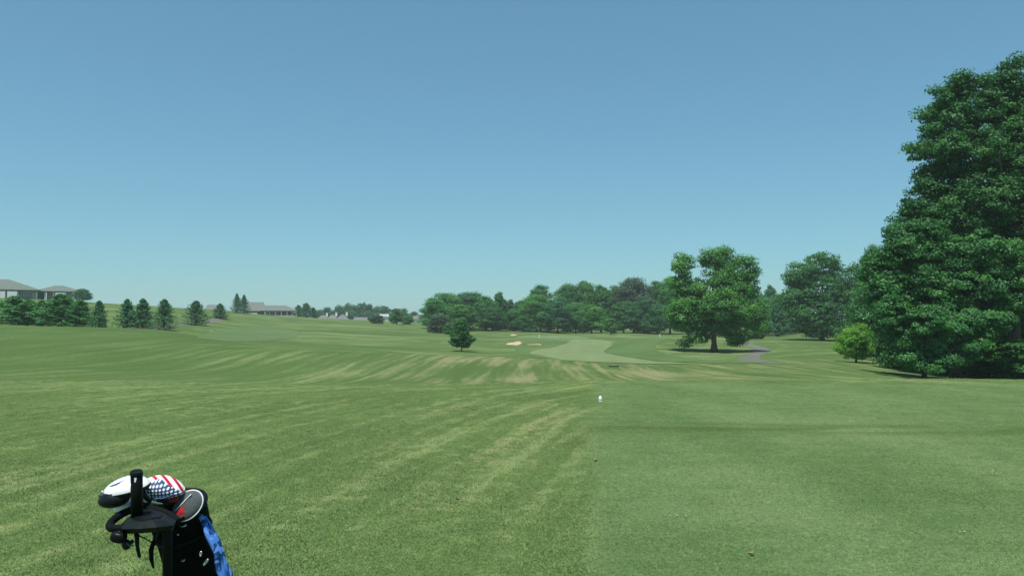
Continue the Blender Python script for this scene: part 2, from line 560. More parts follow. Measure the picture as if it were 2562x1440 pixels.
def sheet(name, poly, mat, lift, step=(0.6, 1.2), smooth=2, extra=None):
    """mown area, path or sand lying on the ground inside a world-space outline"""
    if smooth: poly = smooth_poly(poly, smooth)
    pa = np.asarray(poly)
    x0, y0 = pa.min(0) - 1; x1, y1 = pa.max(0) + 1
    xs = np.arange(x0, x1 + step[0], step[0]); ys = np.arange(y0, y1 + step[1], step[1])
    X, Y = np.meshgrid(xs, ys)
    S = poly_sdf(poly, X.ravel(), Y.ravel())
    Z = gh_np(X.ravel(), Y.ravel()) + lift
    if extra is not None: Z = Z + extra(X.ravel(), Y.ravel(), S)
    V = np.stack([X.ravel(), Y.ravel(), Z], -1)
    w = len(xs)
    verts, faces, vid, eid = [], [], {}, {}
    def gv(i):
        if i not in vid:
            vid[i] = len(verts); verts.append(V[i])
        return vid[i]
    def ge(i, j):
        k = (min(i, j), max(i, j))
        if k not in eid:
            tt = S[i] / (S[i] - S[j])
            eid[k] = len(verts); verts.append(V[i] + (V[j] - V[i]) * tt)
        return eid[k]
    cells = [(r, c) for r in range(len(ys) - 1) for c in range(w - 1)]
    SS = S.reshape(len(ys), w)
    mn = np.minimum(np.minimum(SS[:-1, :-1], SS[1:, :-1]), np.minimum(SS[:-1, 1:], SS[1:, 1:]))
    for r, c in zip(*np.nonzero(mn < 0)):
        q = [r * w + c, r * w + c + 1, (r + 1) * w + c + 1, (r + 1) * w + c]
        if all(S[i] < 0 for i in q):
            faces.append([gv(i) for i in q]); continue
        for tri in ((q[0], q[1], q[2]), (q[0], q[2], q[3])):
            out = []
            for k in range(3):
                a, b = tri[k], tri[(k + 1) % 3]
                if S[a] < 0: out.append(gv(a))
                if (S[a] < 0) != (S[b] < 0): out.append(ge(a, b))
            if len(out) >= 3: faces.append(out)
    me = bpy.data.meshes.new(name)
    me.from_pydata([tuple(v) for v in verts], [], faces)
    for p in me.polygons: p.use_smooth = True
    me.update()
    return setp(link_mesh(name, me, mat), kind='structure')

def ribbon_poly(pts, wid):
    pts = [np.array(p, float) for p in pts]
    for _ in range(3):
        out = [pts[0]]
        for i in range(len(pts) - 1):
            a, b = pts[i], pts[i + 1]
            out += [a * .75 + b * .25, a * .25 + b * .75]
        out.append(pts[-1]); pts = out
    L, Rr = [], []
    for i, p in enumerate(pts):
        d = pts[min(i + 1, len(pts) - 1)] - pts[max(i - 1, 0)]
        d = d / (np.linalg.norm(d) + 1e-9)
        n_ = np.array([-d[1], d[0]]) * wid / 2
        L.append(p + n_); Rr.append(p - n_)
    return L + Rr[::-1]

def ppoly(pts, y0=3.0):
    return [hit(a, b, y0) for a, b in pts]

# tee, fairway, greens
tee_poly = [(-0.08 + 0.11 * -6, -6), (-0.08 + 0.11 * 20.3, 20.3), (26, 21.2), (26, -6)]
sheet('tee_box', tee_poly, M_TURF, 0.006, (0.5, 0.5), 0)
sheet('fairway', ppoly([(1430, 848), (1424, 856), (1398, 866), (1352, 874), (1318, 881), (1352, 889), (1402, 898), (1440, 904), (1480, 910), (1540, 910), (1610, 913), (1680, 915), (1740, 916), (1690, 908), (1620, 900), (1560, 892), (1510, 883), (1512, 875), (1533, 864), (1530, 854), (1500, 850), (1462, 848)], 58), M_FAIR, 0.03, (0.7, 1.2))
sheet('semi_rough', ppoly([(1536, 853), (1536, 864), (1515, 876), (1516, 883), (1570, 892), (1640, 900), (1740, 912), (1850, 912), (1960, 909), (1830, 903), (1740, 896), (1668, 886), (1640, 876), (1642, 862), (1655, 852), (1690, 847), (1650, 843), (1590, 844)], 58), M_SEMI, 0.024, (0.7, 1.2))
sheet('semi_rough', ribbon_poly([hit(1300, 868, 80), hit(1318, 883, 70), hit(1352, 891, 65), hit(1402, 900, 62), hit(1470, 910, 58)], 2.2), M_SEMI, 0.026, (0.5, 0.8), 0)
sheet('semi_rough', ppoly([(1262, 850), (1330, 850), (1400, 851), (1426, 856), (1400, 865), (1350, 872), (1290, 872), (1258, 862)], 80), M_SEMI, 0.022, (0.7, 1.2))
sheet('putting_green', ppoly([(1290, 841), (1340, 838.5), (1400, 840), (1470, 843), (1478, 846), (1430, 847.5), (1360, 846), (1300, 845)], 100), M_GREEN, 0.035, (0.7, 1.5))
M_PRAC = mat_cut('practice_turf', (0.090, 0.145, 0.060), (0.110, 0.165, 0.072))
sheet('practice_green', ppoly([(480, 846), (520, 828), (590, 818), (680, 817), (752, 827), (748, 842), (690, 850), (600, 853), (530, 853)], 80), M_PRAC, 0.03, (0.8, 1.5))

# ------------------------------------------------------------------ cart path
def mat_asphalt():
    t = NT('path_asphalt')
    pos, X, Y, Z = t.pos()
    n1 = t.noise(pos, 0.5, 3.0); n2 = t.noise(pos, 18.0, 3.0, 0.7)
    c = t.mix(t.ss(t.add(t.mul(n1, 0.5), t.mul(n2, 0.5)), 0.35, 0.65), (0.105, 0.110, 0.088), (0.150, 0.155, 0.126))
    return t.surf(t.principled(c, 0.85, 0.2, 0.0, t.bump(n2, 0.3, 0.01)))
M_PATH = mat_asphalt()

sheet('cart_path', ribbon_poly([hit(1836, 851, 90), hit(1862, 858, 90), hit(1893, 868, 80), hit(1916, 876, 80), hit(1893, 884, 70), hit(1874, 892, 65), hit(1872, 900, 60), hit(1905, 906, 55), hit(1960, 910, 50)], 2.2), M_PATH, 0.02, (0.4, 0.5), 0)
sheet('cart_path', ribbon_poly([(xcol(2290, 48), 48), hit(2420, 949.5, 34), hit(2570, 957, 26), (25.5, 27), (45, 22)], 2.4), M_PATH, 0.02, (0.4, 0.5), 0)
sheet('cart_path', ribbon_poly([hit(340, 822, 90), hit(400, 815, 100), hit(470, 810, 110), hit(538, 806, 130), hit(532, 800, 150), hit(560, 796, 150)], 2.6), M_PATH, 0.035, (0.5, 0.8), 0)

# ------------------------------------------------------------------ bunkers
M_SAND = simple('bunker_sand', (0.42, 0.35, 0.23), 0.9, 0.1, 0, 0.10, 1.5)
M_LIP = simple('bunker_lip_soil', (0.20, 0.13, 0.065), 0.95, 0.05, 0, 0.4, 1.3)
def bunker(px, py, wpx, hpx, skew, label):
    X, Y = hit(px, py + hpx / 2, 60)
    s = Y / F
    rx = wpx * s / 2; H = hpx * s; D = max(1.6, rx * 0.8)
    z0 = gh(X, Y)
    n, m = 28, 6
    mb, lip = MB(), MB()
    vs_, fs = [], []
    def edge(k, q):
        a = 2 * math.pi * k / n
        wob = 1 + 0.13 * math.sin(3 * a + px) + 0.08 * math.sin(5 * a + 2)
        x = math.cos(a) * rx * wob * q
        y = math.sin(a) * D * wob * q
        zt = (y / D + 1) / 2
        z = 0.03 + H * (zt ** 1.3) + skew * x / rx * H * 0.5 - 0.10 * (1 - q * q)
        return Vector((x, y + D, max(0.02, z)))
    for j in range(m + 1):
        for k in range(n): vs_.append(edge(k, max(j / m, 0.02)))
    for j in range(m):
        for k in range(n):
            k2 = (k + 1) % n
            fs.append((j * n + k, (j + 1) * n + k, (j + 1) * n + k2, j * n + k2))
    mb.add(vs_, fs)
    # turf lip round the back and sides, falling away behind
    vs_, fs = [], []
    offs = [(1.0, 0.0), (1.04, 0.22 * H), (1.22, 0.20 * H), (1.7, -0.35 * H), (2.3, -1.0)]
    for q, dz in offs:
        for k in range(n):
            e = edge(k, 1.0)
            b = max(0.0, math.sin(2 * math.pi * k / n) * 0.8 + 0.35)
            p = Vector((e.x * q, D + (e.y - D) * q, e.z * (1 if q < 1.3 else (0.6 if q < 2 else 0)) + dz * b))
            if q > 2: p.z = gh(X + p.x, Y + p.y) - z0 - 0.05
            vs_.append(p)
    for j in range(len(offs) - 1):
        for k in range(n):
            k2 = (k + 1) % n
            fs.append((j * n + k, (j + 1) * n + k, (j + 1) * n + k2, j * n + k2))
    root = bpy.data.objects.new('bunker', None); COL.objects.link(root)
    root.location = (X, Y, z0)
    setp(root, label, 'bunker', 'sand bunkers by the green')
    mb.build('sand', M_SAND, root, True)
    nl = 2 * n
    lip.add(vs_, fs[:nl]); lip.build('soil_lip', M_LIP, root, True)
    bank = MB(); bank.add(vs_, fs[nl:]); bank.build('turf_bank', M_TURF, root, True)
bunker(1287, 860, 38, 7, 0.5, 'larger sand bunker with reddish soil lip, left of the two below the green')
bunker(1337, 863, 38, 2.2, 0.1, 'thin pale sand bunker just right of the larger one')
bunker(1284, 838, 15, 2.6, 0.2, 'small far sand bunker above the two larger ones')

# ------------------------------------------------------------------ grass blades near the camera
def grass_tile(name, seed, n=800, size=0.36, h0=0.009, h1=0.026):
    r = np.random.default_rng(seed)
    c = r.uniform(-size / 2, size / 2, (n, 2))
    a = r.uniform(0, 2 * np.pi, n)
    h = r.uniform(h0, h1, n)
    w = r.uniform(0.0016, 0.0034, n)
    lean = r.uniform(0.2, 1.0, n) * h
    la = r.uniform(0, 2 * np.pi, n)
    b1 = np.stack([c[:, 0] - np.cos(a) * w, c[:, 1] - np.sin(a) * w, np.full(n, -0.004)], -1)
    b2 = np.stack([c[:, 0] + np.cos(a) * w, c[:, 1] + np.sin(a) * w, np.full(n, -0.004)], -1)
    mx_, my_ = c[:, 0] + np.cos(la) * lean * .35, c[:, 1] + np.sin(la) * lean * .35
    m1 = np.stack([mx_ - np.cos(a) * w * .8, my_ - np.sin(a) * w * .8, h * .6], -1)
    m2 = np.stack([mx_ + np.cos(a) * w * .8, my_ + np.sin(a) * w * .8, h * .6], -1)
    tp = np.stack([c[:, 0] + np.cos(la) * lean, c[:, 1] + np.sin(la) * lean, h], -1)
    V = np.stack([b1, b2, m2, m1, tp], 1).reshape(-1, 3)
    k = np.arange(n) * 5
    T = np.concatenate([np.stack([k, k + 1, k + 2], -1), np.stack([k, k + 2, k + 3], -1), np.stack([k + 3, k + 2, k + 4], -1)])
    me = np_mesh(name, V, T)
    at = me.attributes.new('tint', 'FLOAT', 'FACE')
    ti = r.uniform(0, 1, n)
    at.data.foreach_set('value', np.concatenate([ti, ti, ti]).astype(np.float32))
    me.materials.append(M_BLADES)
    return me

tiles = bpy.data.collections.new('grass_tiles')
for k in range(4):
    tiles.objects.link(bpy.data.objects.new('grass_tuft', grass_tile('grass_tuft', 50 + k)))

rng = np.random.default_rng(5)
pts = []
Yc = 2.4
st_ = 0.21
ys = np.arange(2.2, 30, st_)
PX, PY = [], []
for y in ys:
    hw = 0.72 * y + 1.6
    xs = np.arange(-hw, hw, st_)
    PX.append(xs); PY.append(np.full(len(xs), y))
PX = np.concatenate(PX); PY = np.concatenate(PY)
PX = PX + rng.uniform(-.1, .1, len(PX)); PY = PY + rng.uniform(-.1, .1, len(PY))
keep = rng.uniform(0, 1, len(PX)) < np.clip((30 - PY) / 20, 0, 1) ** 1.1
PX, PY = PX[keep], PY[keep]
PZ = gh_np(PX, PY) + 0.004
pm = bpy.data.meshes.new('grass')
pm.vertices.add(len(PX))
pm.vertices.foreach_set('co', np.stack([PX, PY, PZ], -1).astype(np.float32).ravel())
on_tee = (PX > -0.08 + 0.11 * PY + 0.12 * np.sin(PY * 2.1) + rng.normal(0, 0.16, len(PX))) & (PY < 20.6)
patchy = 0.85 + 0.3 * np.sin(PX * 1.7 + np.sin(PY * .9)) * np.sin(PY * 1.1 + 2)
hs = np.where(on_tee, 0.40, 0.60 * patchy) * rng.uniform(0.8, 1.2, len(PX))
a_ = pm.attributes.new('hs', 'FLOAT', 'POINT'); a_.data.foreach_set('value', hs.astype(np.float32))
grass = link_mesh('grass', pm)
setp(grass, 'short mown green grass blades around the tee', 'grass', kind='stuff')
gn = bpy.data.node_groups.new('grass_nodes', 'GeometryNodeTree')
gn.interface.new_socket('Geometry', in_out='INPUT', socket_type='NodeSocketGeometry')
gn.interface.new_socket('Geometry', in_out='OUTPUT', socket_type='NodeSocketGeometry')
N_ = gn.nodes.new; L_ = gn.links.new
gi, go = N_('NodeGroupInput'), N_('NodeGroupOutput')
ci = N_('GeometryNodeCollectionInfo')
ci.inputs['Collection'].default_value = tiles
ci.inputs['Separate Children'].default_value = True
ci.inputs['Reset Children'].default_value = True
iop = N_('GeometryNodeInstanceOnPoints')
rv = N_('FunctionNodeRandomValue'); rv.data_type = 'FLOAT_VECTOR'
rv.inputs[0].default_value = (0, 0, 0); rv.inputs[1].default_value = (0, 0, 6.283)
na = N_('GeometryNodeInputNamedAttribute'); na.data_type = 'FLOAT'; na.inputs['Name'].default_value = 'hs'
cx = N_('ShaderNodeCombineXYZ'); cx.inputs[0].default_value = 1; cx.inputs[1].default_value = 1
L_(gi.outputs[0], iop.inputs['Points'])
L_(ci.outputs[0], iop.inputs['Instance'])
iop.inputs['Pick Instance'].default_value = True
L_(rv.outputs[0], iop.inputs['Rotation'])
L_(na.outputs[0], cx.inputs[2])
L_(cx.outputs[0], iop.inputs['Scale'])
L_(iop.outputs[0], go.inputs[0])
md = grass.modifiers.new('tufts', 'NODES'); md.node_group = gn

# ------------------------------------------------------------------ foliage materials
def mat_leaf(name, a, b, c_hi, transl=0.35):
    t = NT(name)
    at = t.attr('tint')
    oi = t.n('ShaderNodeObjectInfo')
    v = at.outputs['Fac']
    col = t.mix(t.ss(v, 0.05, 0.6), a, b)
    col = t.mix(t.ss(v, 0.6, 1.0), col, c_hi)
    f = t.ss(oi.outputs['Random'], 0.0, 1.0, 0.86, 1.14)
    col = t.scale(col, f)
    d = t.principled(col, 0.55, 0.35)
    tr = t.n('ShaderNodeBsdfTranslucent')
    t.put(tr.inputs['Color'], t.mix(1.0, col, (1.15, 1.2, 0.6), 'MULTIPLY'))
    mx = t.n('ShaderNodeMixShader')
    mx.inputs[0].default_value = transl
    t.t.links.new(d, mx.inputs[1]); t.t.links.new(tr.outputs[0], mx.inputs[2])
    return t.surf(mx.outputs[0])

ML = {
    'mid': mat_leaf('leaf_mid_green', (0.035, 0.149, 0.041), (0.060, 0.225, 0.051), (0.098, 0.315, 0.067)),
    'light': mat_leaf('leaf_yellow_green', (0.049, 0.171, 0.039), (0.087, 0.254, 0.047), (0.134, 0.343, 0.067)),
    'dark': mat_leaf('leaf_dark_green', (0.026, 0.122, 0.036), (0.048, 0.179, 0.047), (0.107, 0.302, 0.064)),
    'blue': mat_leaf('leaf_blue_green', (0.031, 0.129, 0.060), (0.048, 0.180, 0.078), (0.077, 0.237, 0.100)),
    'purple': mat_leaf('leaf_purple_brown', (0.052, 0.090, 0.054), (0.076, 0.119, 0.072), (0.102, 0.162, 0.089)),
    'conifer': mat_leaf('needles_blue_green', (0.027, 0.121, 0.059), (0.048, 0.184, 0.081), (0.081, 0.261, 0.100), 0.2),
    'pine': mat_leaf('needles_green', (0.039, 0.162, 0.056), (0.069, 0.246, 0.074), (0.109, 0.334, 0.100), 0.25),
    'bush': mat_leaf('leaf_bright_bush', (0.111, 0.300, 0.046), (0.181, 0.436, 0.059), (0.259, 0.552, 0.086)),
}
def mat_bark():
    t = NT('bark')
    tc = t.n('ShaderNodeTexCoord')
    sx = t.n('ShaderNodeSeparateXYZ'); t.t.links.new(tc.outputs['Object'], sx.inputs[0])
    n1 = t.noise(t.comb(t.mul(sx.outputs[0], 9.0), t.mul(sx.outputs[1], 9.0), t.mul(sx.outputs[2], 1.2)), 1.0, 4.0, 0.65)
    c = t.mix(t.ss(n1, 0.35, 0.65), (0.045, 0.036, 0.028), (0.125, 0.105, 0.082))
    return t.surf(t.principled(c, 0.9, 0.15, 0, t.bump(n1, 0.8, 0.06)))
M_BARK = mat_bark()

# ------------------------------------------------------------------ trees
def leaf_quads(C, N_, size, r, tint, aspect=0.62):
    n = len(C)
    rd = r.normal(size=(n, 3))
    a = np.cross(N_, rd); a /= np.linalg.norm(a, axis=1, keepdims=True) + 1e-9
    b = np.cross(N_, a); b /= np.linalg.norm(b, axis=1, keepdims=True) + 1e-9
    s = (size * r.uniform(0.65, 1.35, n))[:, None]
    nn = N_ / (np.linalg.norm(N_, axis=1, keepdims=True) + 1e-9)
    V = np.stack([C - a * s * .5, C + b * s * .5 * aspect + nn * s * .1, C + a * s * .5 - nn * s * .08, C - b * s * .5 * aspect + nn * s * .1], 1)
    return V.reshape(-1, 3), tint

def crown_mesh(name, lobes, n_leaves, leaf, clump, seed, centre=None, flat=0.55, open_=0.0, fill=0.12):
    """lobes: (x,y,z,rx,ry,rz); clumps of leaves gathered over the lobes"""
    r = np.random.default_rng(seed)
    L = np.array(lobes, float)
    area = (L[:, 3] * L[:, 5] + L[:, 4] * L[:, 5] + L[:, 3] * L[:, 4])
    tot = area.sum()
    ccs, outs, lids = [], [], []
    n_cl = int(max(12, 4.2 * tot / (clump * clump)))
    for i in range(len(L)):
        k = max(3, int(round(n_cl * area[i] / tot)))
        d = r.normal(size=(k, 3)); d /= np.linalg.norm(d, axis=1, keepdims=True)
        rad = 1 - 0.45 * r.random(k) ** 1.7
        rad = rad + np.clip(r.normal(size=k) * 0.06, -0.12, 0.10)
        c = L[i, :3] + d * L[i, 3:] * rad[:, None]
        keep = np.ones(k, bool)
        for j in range(len(L)):
            if j == i: continue
            q = np.linalg.norm((c - L[j, :3]) / L[j, 3:], axis=1)
            keep &= ~((q < 0.62) & (r.random(k) < 0.75))
        ccs.append(c[keep]); outs.append((d / L[i, 3:])[keep]); lids.append(np.full(keep.sum(), i))
    cc = np.concatenate(ccs); oo = np.concatenate(outs)
    oo /= np.linalg.norm(oo, axis=1, keepdims=True) + 1e-9
    if open_ > 0:
        keep = r.random(len(cc)) > open_
        cc, oo = cc[keep], oo[keep]
    m = len(cc)
    csz = clump * (0.4 + 1.25 * r.random(m) ** 1.6)
    wts = csz ** 2; wts /= wts.sum()
    which = r.choice(m, size=n_leaves, p=wts)
    d = r.normal(size=(n_leaves, 3)); d /= np.linalg.norm(d, axis=1, keepdims=True)
    d[:, 2] = np.where(d[:, 2] < 0, d[:, 2] * 0.55, d[:, 2])
    rad = r.random(n_leaves) ** 0.45
    off = d * rad[:, None] * csz[which][:, None] * np.array([1, 1, flat])
    ragged = r.random(n_leaves) < 0.10
    off[ragged] *= r.uniform(1.05, 1.35, ragged.sum())[:, None]
    C = cc[which] + off
    Nn = d * 0.6 + oo[which] * 0.4 + np.array([0, 0, 0.30]) + r.normal(size=(n_leaves, 3)) * 0.5
    ct = r.random(m)
    tint = np.clip(0.08 + 0.62 * ct[which] + 0.30 * r.random(n_leaves) + 0.12 * (off[:, 2] / (csz[which] + 1e-6)), 0, 1)
    V, tint = leaf_quads(C, Nn, leaf, r, tint)
    Fc = np.arange(len(V), dtype=np.int32).reshape(-1, 4)
    me = np_mesh(name, V, Fc)
    at = me.attributes.new('tint', 'FLOAT', 'FACE')
    at.data.foreach_set('value', tint.astype(np.float32))
    return me, cc

def trunk_mesh(name, h, r0, targets, seed, fork=0.35, n_limbs=14, lean=(0, 0)):
    rr = random.Random(seed)
    mb = MB()
    pts, rad = [], []
    K = 9
    ph = rr.uniform(0, 6)
    for i in range(K + 1):
        t = i / K
        x = lean[0] * t + 0.02 * h * math.sin(ph + 3.1 * t) * t
        y = lean[1] * t + 0.02 * h * math.cos(ph + 2.7 * t) * t
        pts.append(Vector((x, y, h * t - (0.15 if i == 0 else 0))))
        flare = 1 + 0.55 * max(0, 1 - t / 0.08) ** 2
        rad.append(max(0.02, r0 * (1 - 0.82 * t) * flare))
    mb.tube(pts, rad, 10)
    tg = list(targets)
    rr.shuffle(tg)
    for c in tg[:n_limbs]:
        c = Vector(c)
        t = min(0.92, max(0.15, (c.z / h) * rr.uniform(0.45, 0.75)))
        i = int(t * K); f = t * K - i
        s = pts[i].lerp(pts[min(i + 1, K)], f)
        r1 = r0 * (1 - 0.82 * t) * rr.uniform(0.35, 0.6)
        mid = s.lerp(c, 0.5) + Vector((0, 0, (c - s).length * rr.uniform(0.02, 0.16)))
        q1 = s.lerp(mid, 0.5) + Vector((0, 0, 0.05 * (c - s).length))
        q3 = mid.lerp(c, 0.55)
        mb.tube([s, q1, mid, q3, c], [r1, r1 * .8, r1 * .55, r1 * .3, 0.012], 6)
    return mb.mesh(name, True)

def make_decid(seed, H=15.0, W=11.0, style='round', n_leaves=26000, leaf=0.40, low=0.03):
    r = random.Random(seed)
    lobes = []
    k = {'round': 11, 'tall': 10, 'broad': 14}[style]
    zb = H * low
    for i in range(k):
        t = (i + 0.5) / k
        z = zb + (H - zb) * (0.10 + 0.78 * t)
        env = math.sin(math.pi * min(1, 0.28 + 0.66 * t)) ** 0.6
        a = i * 2.4 + r.uniform(-.5, .5)
        rr_ = W / 2 * env * r.uniform(0.42, 0.66)
        s = W / 2 * (0.40 + 0.12 * r.random()) * (0.75 + 0.3 * env)
        lobes.append((math.cos(a) * rr_, math.sin(a) * rr_, z, s, s, s * r.uniform(0.7, 0.95)))
    lobes.append((r.uniform(-.6, .6), r.uniform(-.6, .6), H * 0.86, W * 0.2, W * 0.2, H * 0.13))
    lobes.append((0, 0, zb + (H - zb) * 0.45, W * 0.34, W * 0.34, (H - zb) * 0.32))
    crown, cc = crown_mesh('crown', lobes, n_leaves, leaf, W * 0.105, seed)
    tr = trunk_mesh('trunk', H * 0.8, H * 0.021, cc, seed, n_limbs=16)
    return dict(crown=crown, trunk=tr, H=H, W=W)

def make_conifer(seed, H=5.0, W=3.2, n_leaves=9000, leaf=0.17, power=0.75, ragged=0.18, low=0.02):
    r = np.random.default_rng(seed)
    C, Nn, ti = [], [], []
    nb = 190
    per = n_leaves // nb
    mb_t = []
    for b in range(nb):
        t = (b + r.random()) / nb
        t = t ** 0.85
        z0 = H * (low + (1 - low) * t * 0.97)
        env = (1 - t) ** power
        if t < 0.12: env *= 0.8 + 1.6 * t
        ln = W / 2 * env * r.uniform(1 - ragged * 1.6, 1 + ragged) + 0.08
        a = b * 2.399 + r.uniform(-.4, .4)
        s = r.random(per) ** 0.6
        slope = 0.25 + 0.35 * t + r.uniform(-.12, .12)
        dirv = np.array([math.cos(a), math.sin(a)])
        side = np.array([-dirv[1], dirv[0]])
        wd = 0.22 * ln * (1 - s * 0.55) + 0.05
        lat = r.normal(size=per) * wd * 0.6
        x = dirv[0] * ln * s + side[0] * lat
        y = dirv[1] * ln * s + side[1] * lat
        z = z0 + ln * (slope * s * s - 0.12 * s) + r.normal(size=per) * 0.05 * H / 5
        C.append(np.stack([x, y, z], -1))
        nrm = np.stack([np.full(per, dirv[0] * .4), np.full(per, dirv[1] * .4), np.full(per, .8)], -1) + r.normal(size=(per, 3)) * 0.5
        Nn.append(nrm)
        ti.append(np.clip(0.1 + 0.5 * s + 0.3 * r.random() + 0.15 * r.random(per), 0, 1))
    C = np.concatenate(C); Nn = np.concatenate(Nn); ti = np.concatenate(ti)
    V, ti = leaf_quads(C, Nn, leaf, r, ti, 0.42)
    me = np_mesh('crown', V, np.arange(len(V), dtype=np.int32).reshape(-1, 4))
    at = me.attributes.new('tint', 'FLOAT', 'FACE'); at.data.foreach_set('value', ti.astype(np.float32))
    mb = MB().tube([(0, 0, -0.1), (0, 0, H * .3), (0, 0, H * .96)], [H * .022, H * .016, 0.01], 8)
    return dict(crown=me, trunk=mb.mesh('trunk', True), H=H, W=W)

def put_tree(pr, name, px, Y, top, wpx, leafmat, label, cat='tree', group=None, rot=None, base_row=None):
    X = xcol(px, Y)
    z0 = gh(X, Y)
    H = zrow(top, Y) - z0
    sz = H / pr['H']
    sx = (wpx * Y / F) / pr['W']
    o = empty(name, (X, Y, z0 - 0.03), label, cat, group, rot if rot is not None else (px * 7.13) % 6.283)
    o.scale = (sx, sx, sz)
    link_mesh('trunk', pr['trunk'], M_BARK, o)
    link_mesh('crown', pr['crown'], ML[leafmat], o)
    return o

def lobe_tree(name, px, Y, lobes_px, n_leaves, leaf, clump, leafmat, label, seed, trunk_r, trunk_row, depth=1.0, n_limbs=22, cat='tree', group=None, flat=0.55, base_row=None, open_=0.0):
    X = xcol(px, Y); z0 = gh(X, Y)
    s = Y / F
    rr = random.Random(seed)
    lobes = []
    for (lx, ly, rx, rz) in lobes_px:
        x = (lx - px) * s; z = zrow(ly, Y) - z0
        ry = (rx + rz) / 2 * s * depth
        lobes.append((x, rr.uniform(-1, 1) * ry * 0.55, z, rx * s, ry, rz * s))
    root = empty(name, (X, Y, z0 - 0.03), label, cat, group)
    crown, cc = crown_mesh('crown', lobes, n_leaves, leaf, clump, seed, flat=flat, open_=open_)
    h = zrow(trunk_row, Y) - z0
    link_mesh('trunk', trunk_mesh('trunk', h, trunk_r, cc, seed, n_limbs=n_limbs), M_BARK, root)
    link_mesh('crown', crown, ML[leafmat], root)
    return root

D = [make_decid(11, 15, 11, 'round'), make_decid(12, 15, 10, 'tall'), make_decid(13, 15, 13, 'broad'), make_decid(14, 15, 11, 'round', low=0.08), make_decid(15, 15, 9, 'tall', low=0.0), make_decid(16, 15, 12, 'broad', low=0.1)]
CN = [make_conifer(21, power=0.85, ragged=0.28), make_conifer(22, 5, 3.0, power=0.75, ragged=0.25), make_conifer(23, 5, 3.4, power=0.95, ragged=0.38), make_conifer(24, 5, 3.2, power=0.68, ragged=0.3)]

DS = [make_decid(31, 15, 12, 'broad', 5200, 0.85, 0.12), make_decid(32, 15, 10, 'tall', 5200, 0.85, 0.08), make_decid(33, 15, 12, 'broad', 6500, 0.8, 0.0), make_decid(34, 15, 11, 'round', 6000, 0.8, 0.0), make_decid(35, 15, 10, 'tall', 6000, 0.8, 0.02)]

# the big lone tree beside the path
lobe_tree('shade_tree', 1786, 114, [(1712, 665, 24, 30), (1700, 668, 12, 12), (1704, 715, 28, 30), (1748, 718, 30, 24), (1776, 652, 24, 26), (1815, 652, 36, 30), (1862, 672, 30, 34), (1800, 695, 34, 28), (1850, 715, 44, 34), (1730, 742, 46, 34), (1698, 790, 30, 36), (1742, 792, 50, 42), (1802, 762, 52, 42), (1856, 770, 46, 40), (1886, 792, 26, 36), (1742, 840, 34, 20), (1718, 858, 14, 9), (1830, 836, 32, 24), (1852, 858, 18, 7), (1800, 812, 34, 24)],
          72000, 0.27, 0.85, 'light', 'large spreading shade tree with thick trunk standing alone beside the cart path', 101, 0.42, 680, 0.95, 40, open_=0.10, flat=0.7)
# the young tree in the middle of the rough
lobe_tree('young_tree', 1155, 112, [(1155, 812, 13, 16), (1152, 835, 22, 16), (1140, 850, 14, 14), (1170, 850, 15, 14), (1155, 856, 24, 12)],
          15000, 0.20, 0.36, 'mid', 'small round young tree alone in the rough, left of the bunkers', 102, 0.09, 815, 1.0, 14)
# the dense tree behind the path on the right
lobe_tree('oak_tree', 2056, 148, [(2062, 662, 44, 30), (2000, 692, 38, 32), (2112, 698, 34, 38), (2056, 722, 74, 44), (1990, 750, 40, 34), (2025, 788, 56, 42), (2092, 790, 54, 46), (2060, 824, 66, 20), (2125, 750, 30, 50)],
          54000, 0.34, 0.9, 'dark', 'dense dark rounded tree with its own shadow left of the bright bush', 103, 0.40, 690, 1.0, 24)

# the tall trees closing the right side
lobe_tree('tall_tree', 2540, 55, [(2560, 235, 70, 80), (2450, 262, 84, 52), (2405, 300, 60, 50), (2352, 372, 48, 30), (2292, 372, 16, 11), (2308, 392, 16, 9), (2270, 500, 15, 9), (2355, 232, 20, 12), (2412, 200, 16, 11), (2472, 200, 20, 14), (2540, 160, 22, 18), (2318, 290, 14, 10), (2258, 545, 16, 10), (2440, 375, 110, 62), (2380, 450, 66, 42), (2560, 400, 110, 100), (2342, 516, 58, 34), (2470, 500, 110, 70), (2650, 330, 120, 130), (2670, 520, 120, 140), (2560, 590, 110, 80), (2740, 430, 110, 160), (2300, 548, 40, 30), (2390, 560, 80, 50), (2325, 478, 34, 22), (2420, 215, 26, 18), (2372, 250, 22, 18), (2338, 322, 24, 20), (2322, 425, 20, 16)],
          200000, 0.19, 0.62, 'dark', 'tallest tree at the right edge, its crown rising high above all others', 104, 0.42, 330, 1.0, 60, flat=0.62, open_=0.14)
lobe_tree('broad_tree', 2390, 51, [(2300, 590, 70, 36), (2250, 632, 46, 36), (2215, 668, 34, 44), (2350, 630, 90, 50), (2450, 640, 90, 60), (2290, 700, 84, 52), (2390, 720, 96, 60), (2500, 720, 90, 66), (2215, 735, 32, 44), (2590, 700, 100, 80), (2340, 790, 80, 50), (2440, 800, 76, 54)],
          160000, 0.18, 0.54, 'dark', 'broad leafy tree in front of the tallest one at the right edge', 105, 0.34, 600, 1.0, 50, flat=0.62, open_=0.12)
put_tree(D[2], 'woodland_tree', 2330, 62, 560, 260, 'dark', 'dark tree just behind the crown of the broad leafy tree', 'tree', 'woodland on the right', 3.3)
put_tree(D[5], 'woodland_tree', 2500, 62, 470, 330, 'dark', 'dark tree behind the trunk of the tallest tree', 'tree', 'woodland on the right', 5.3)
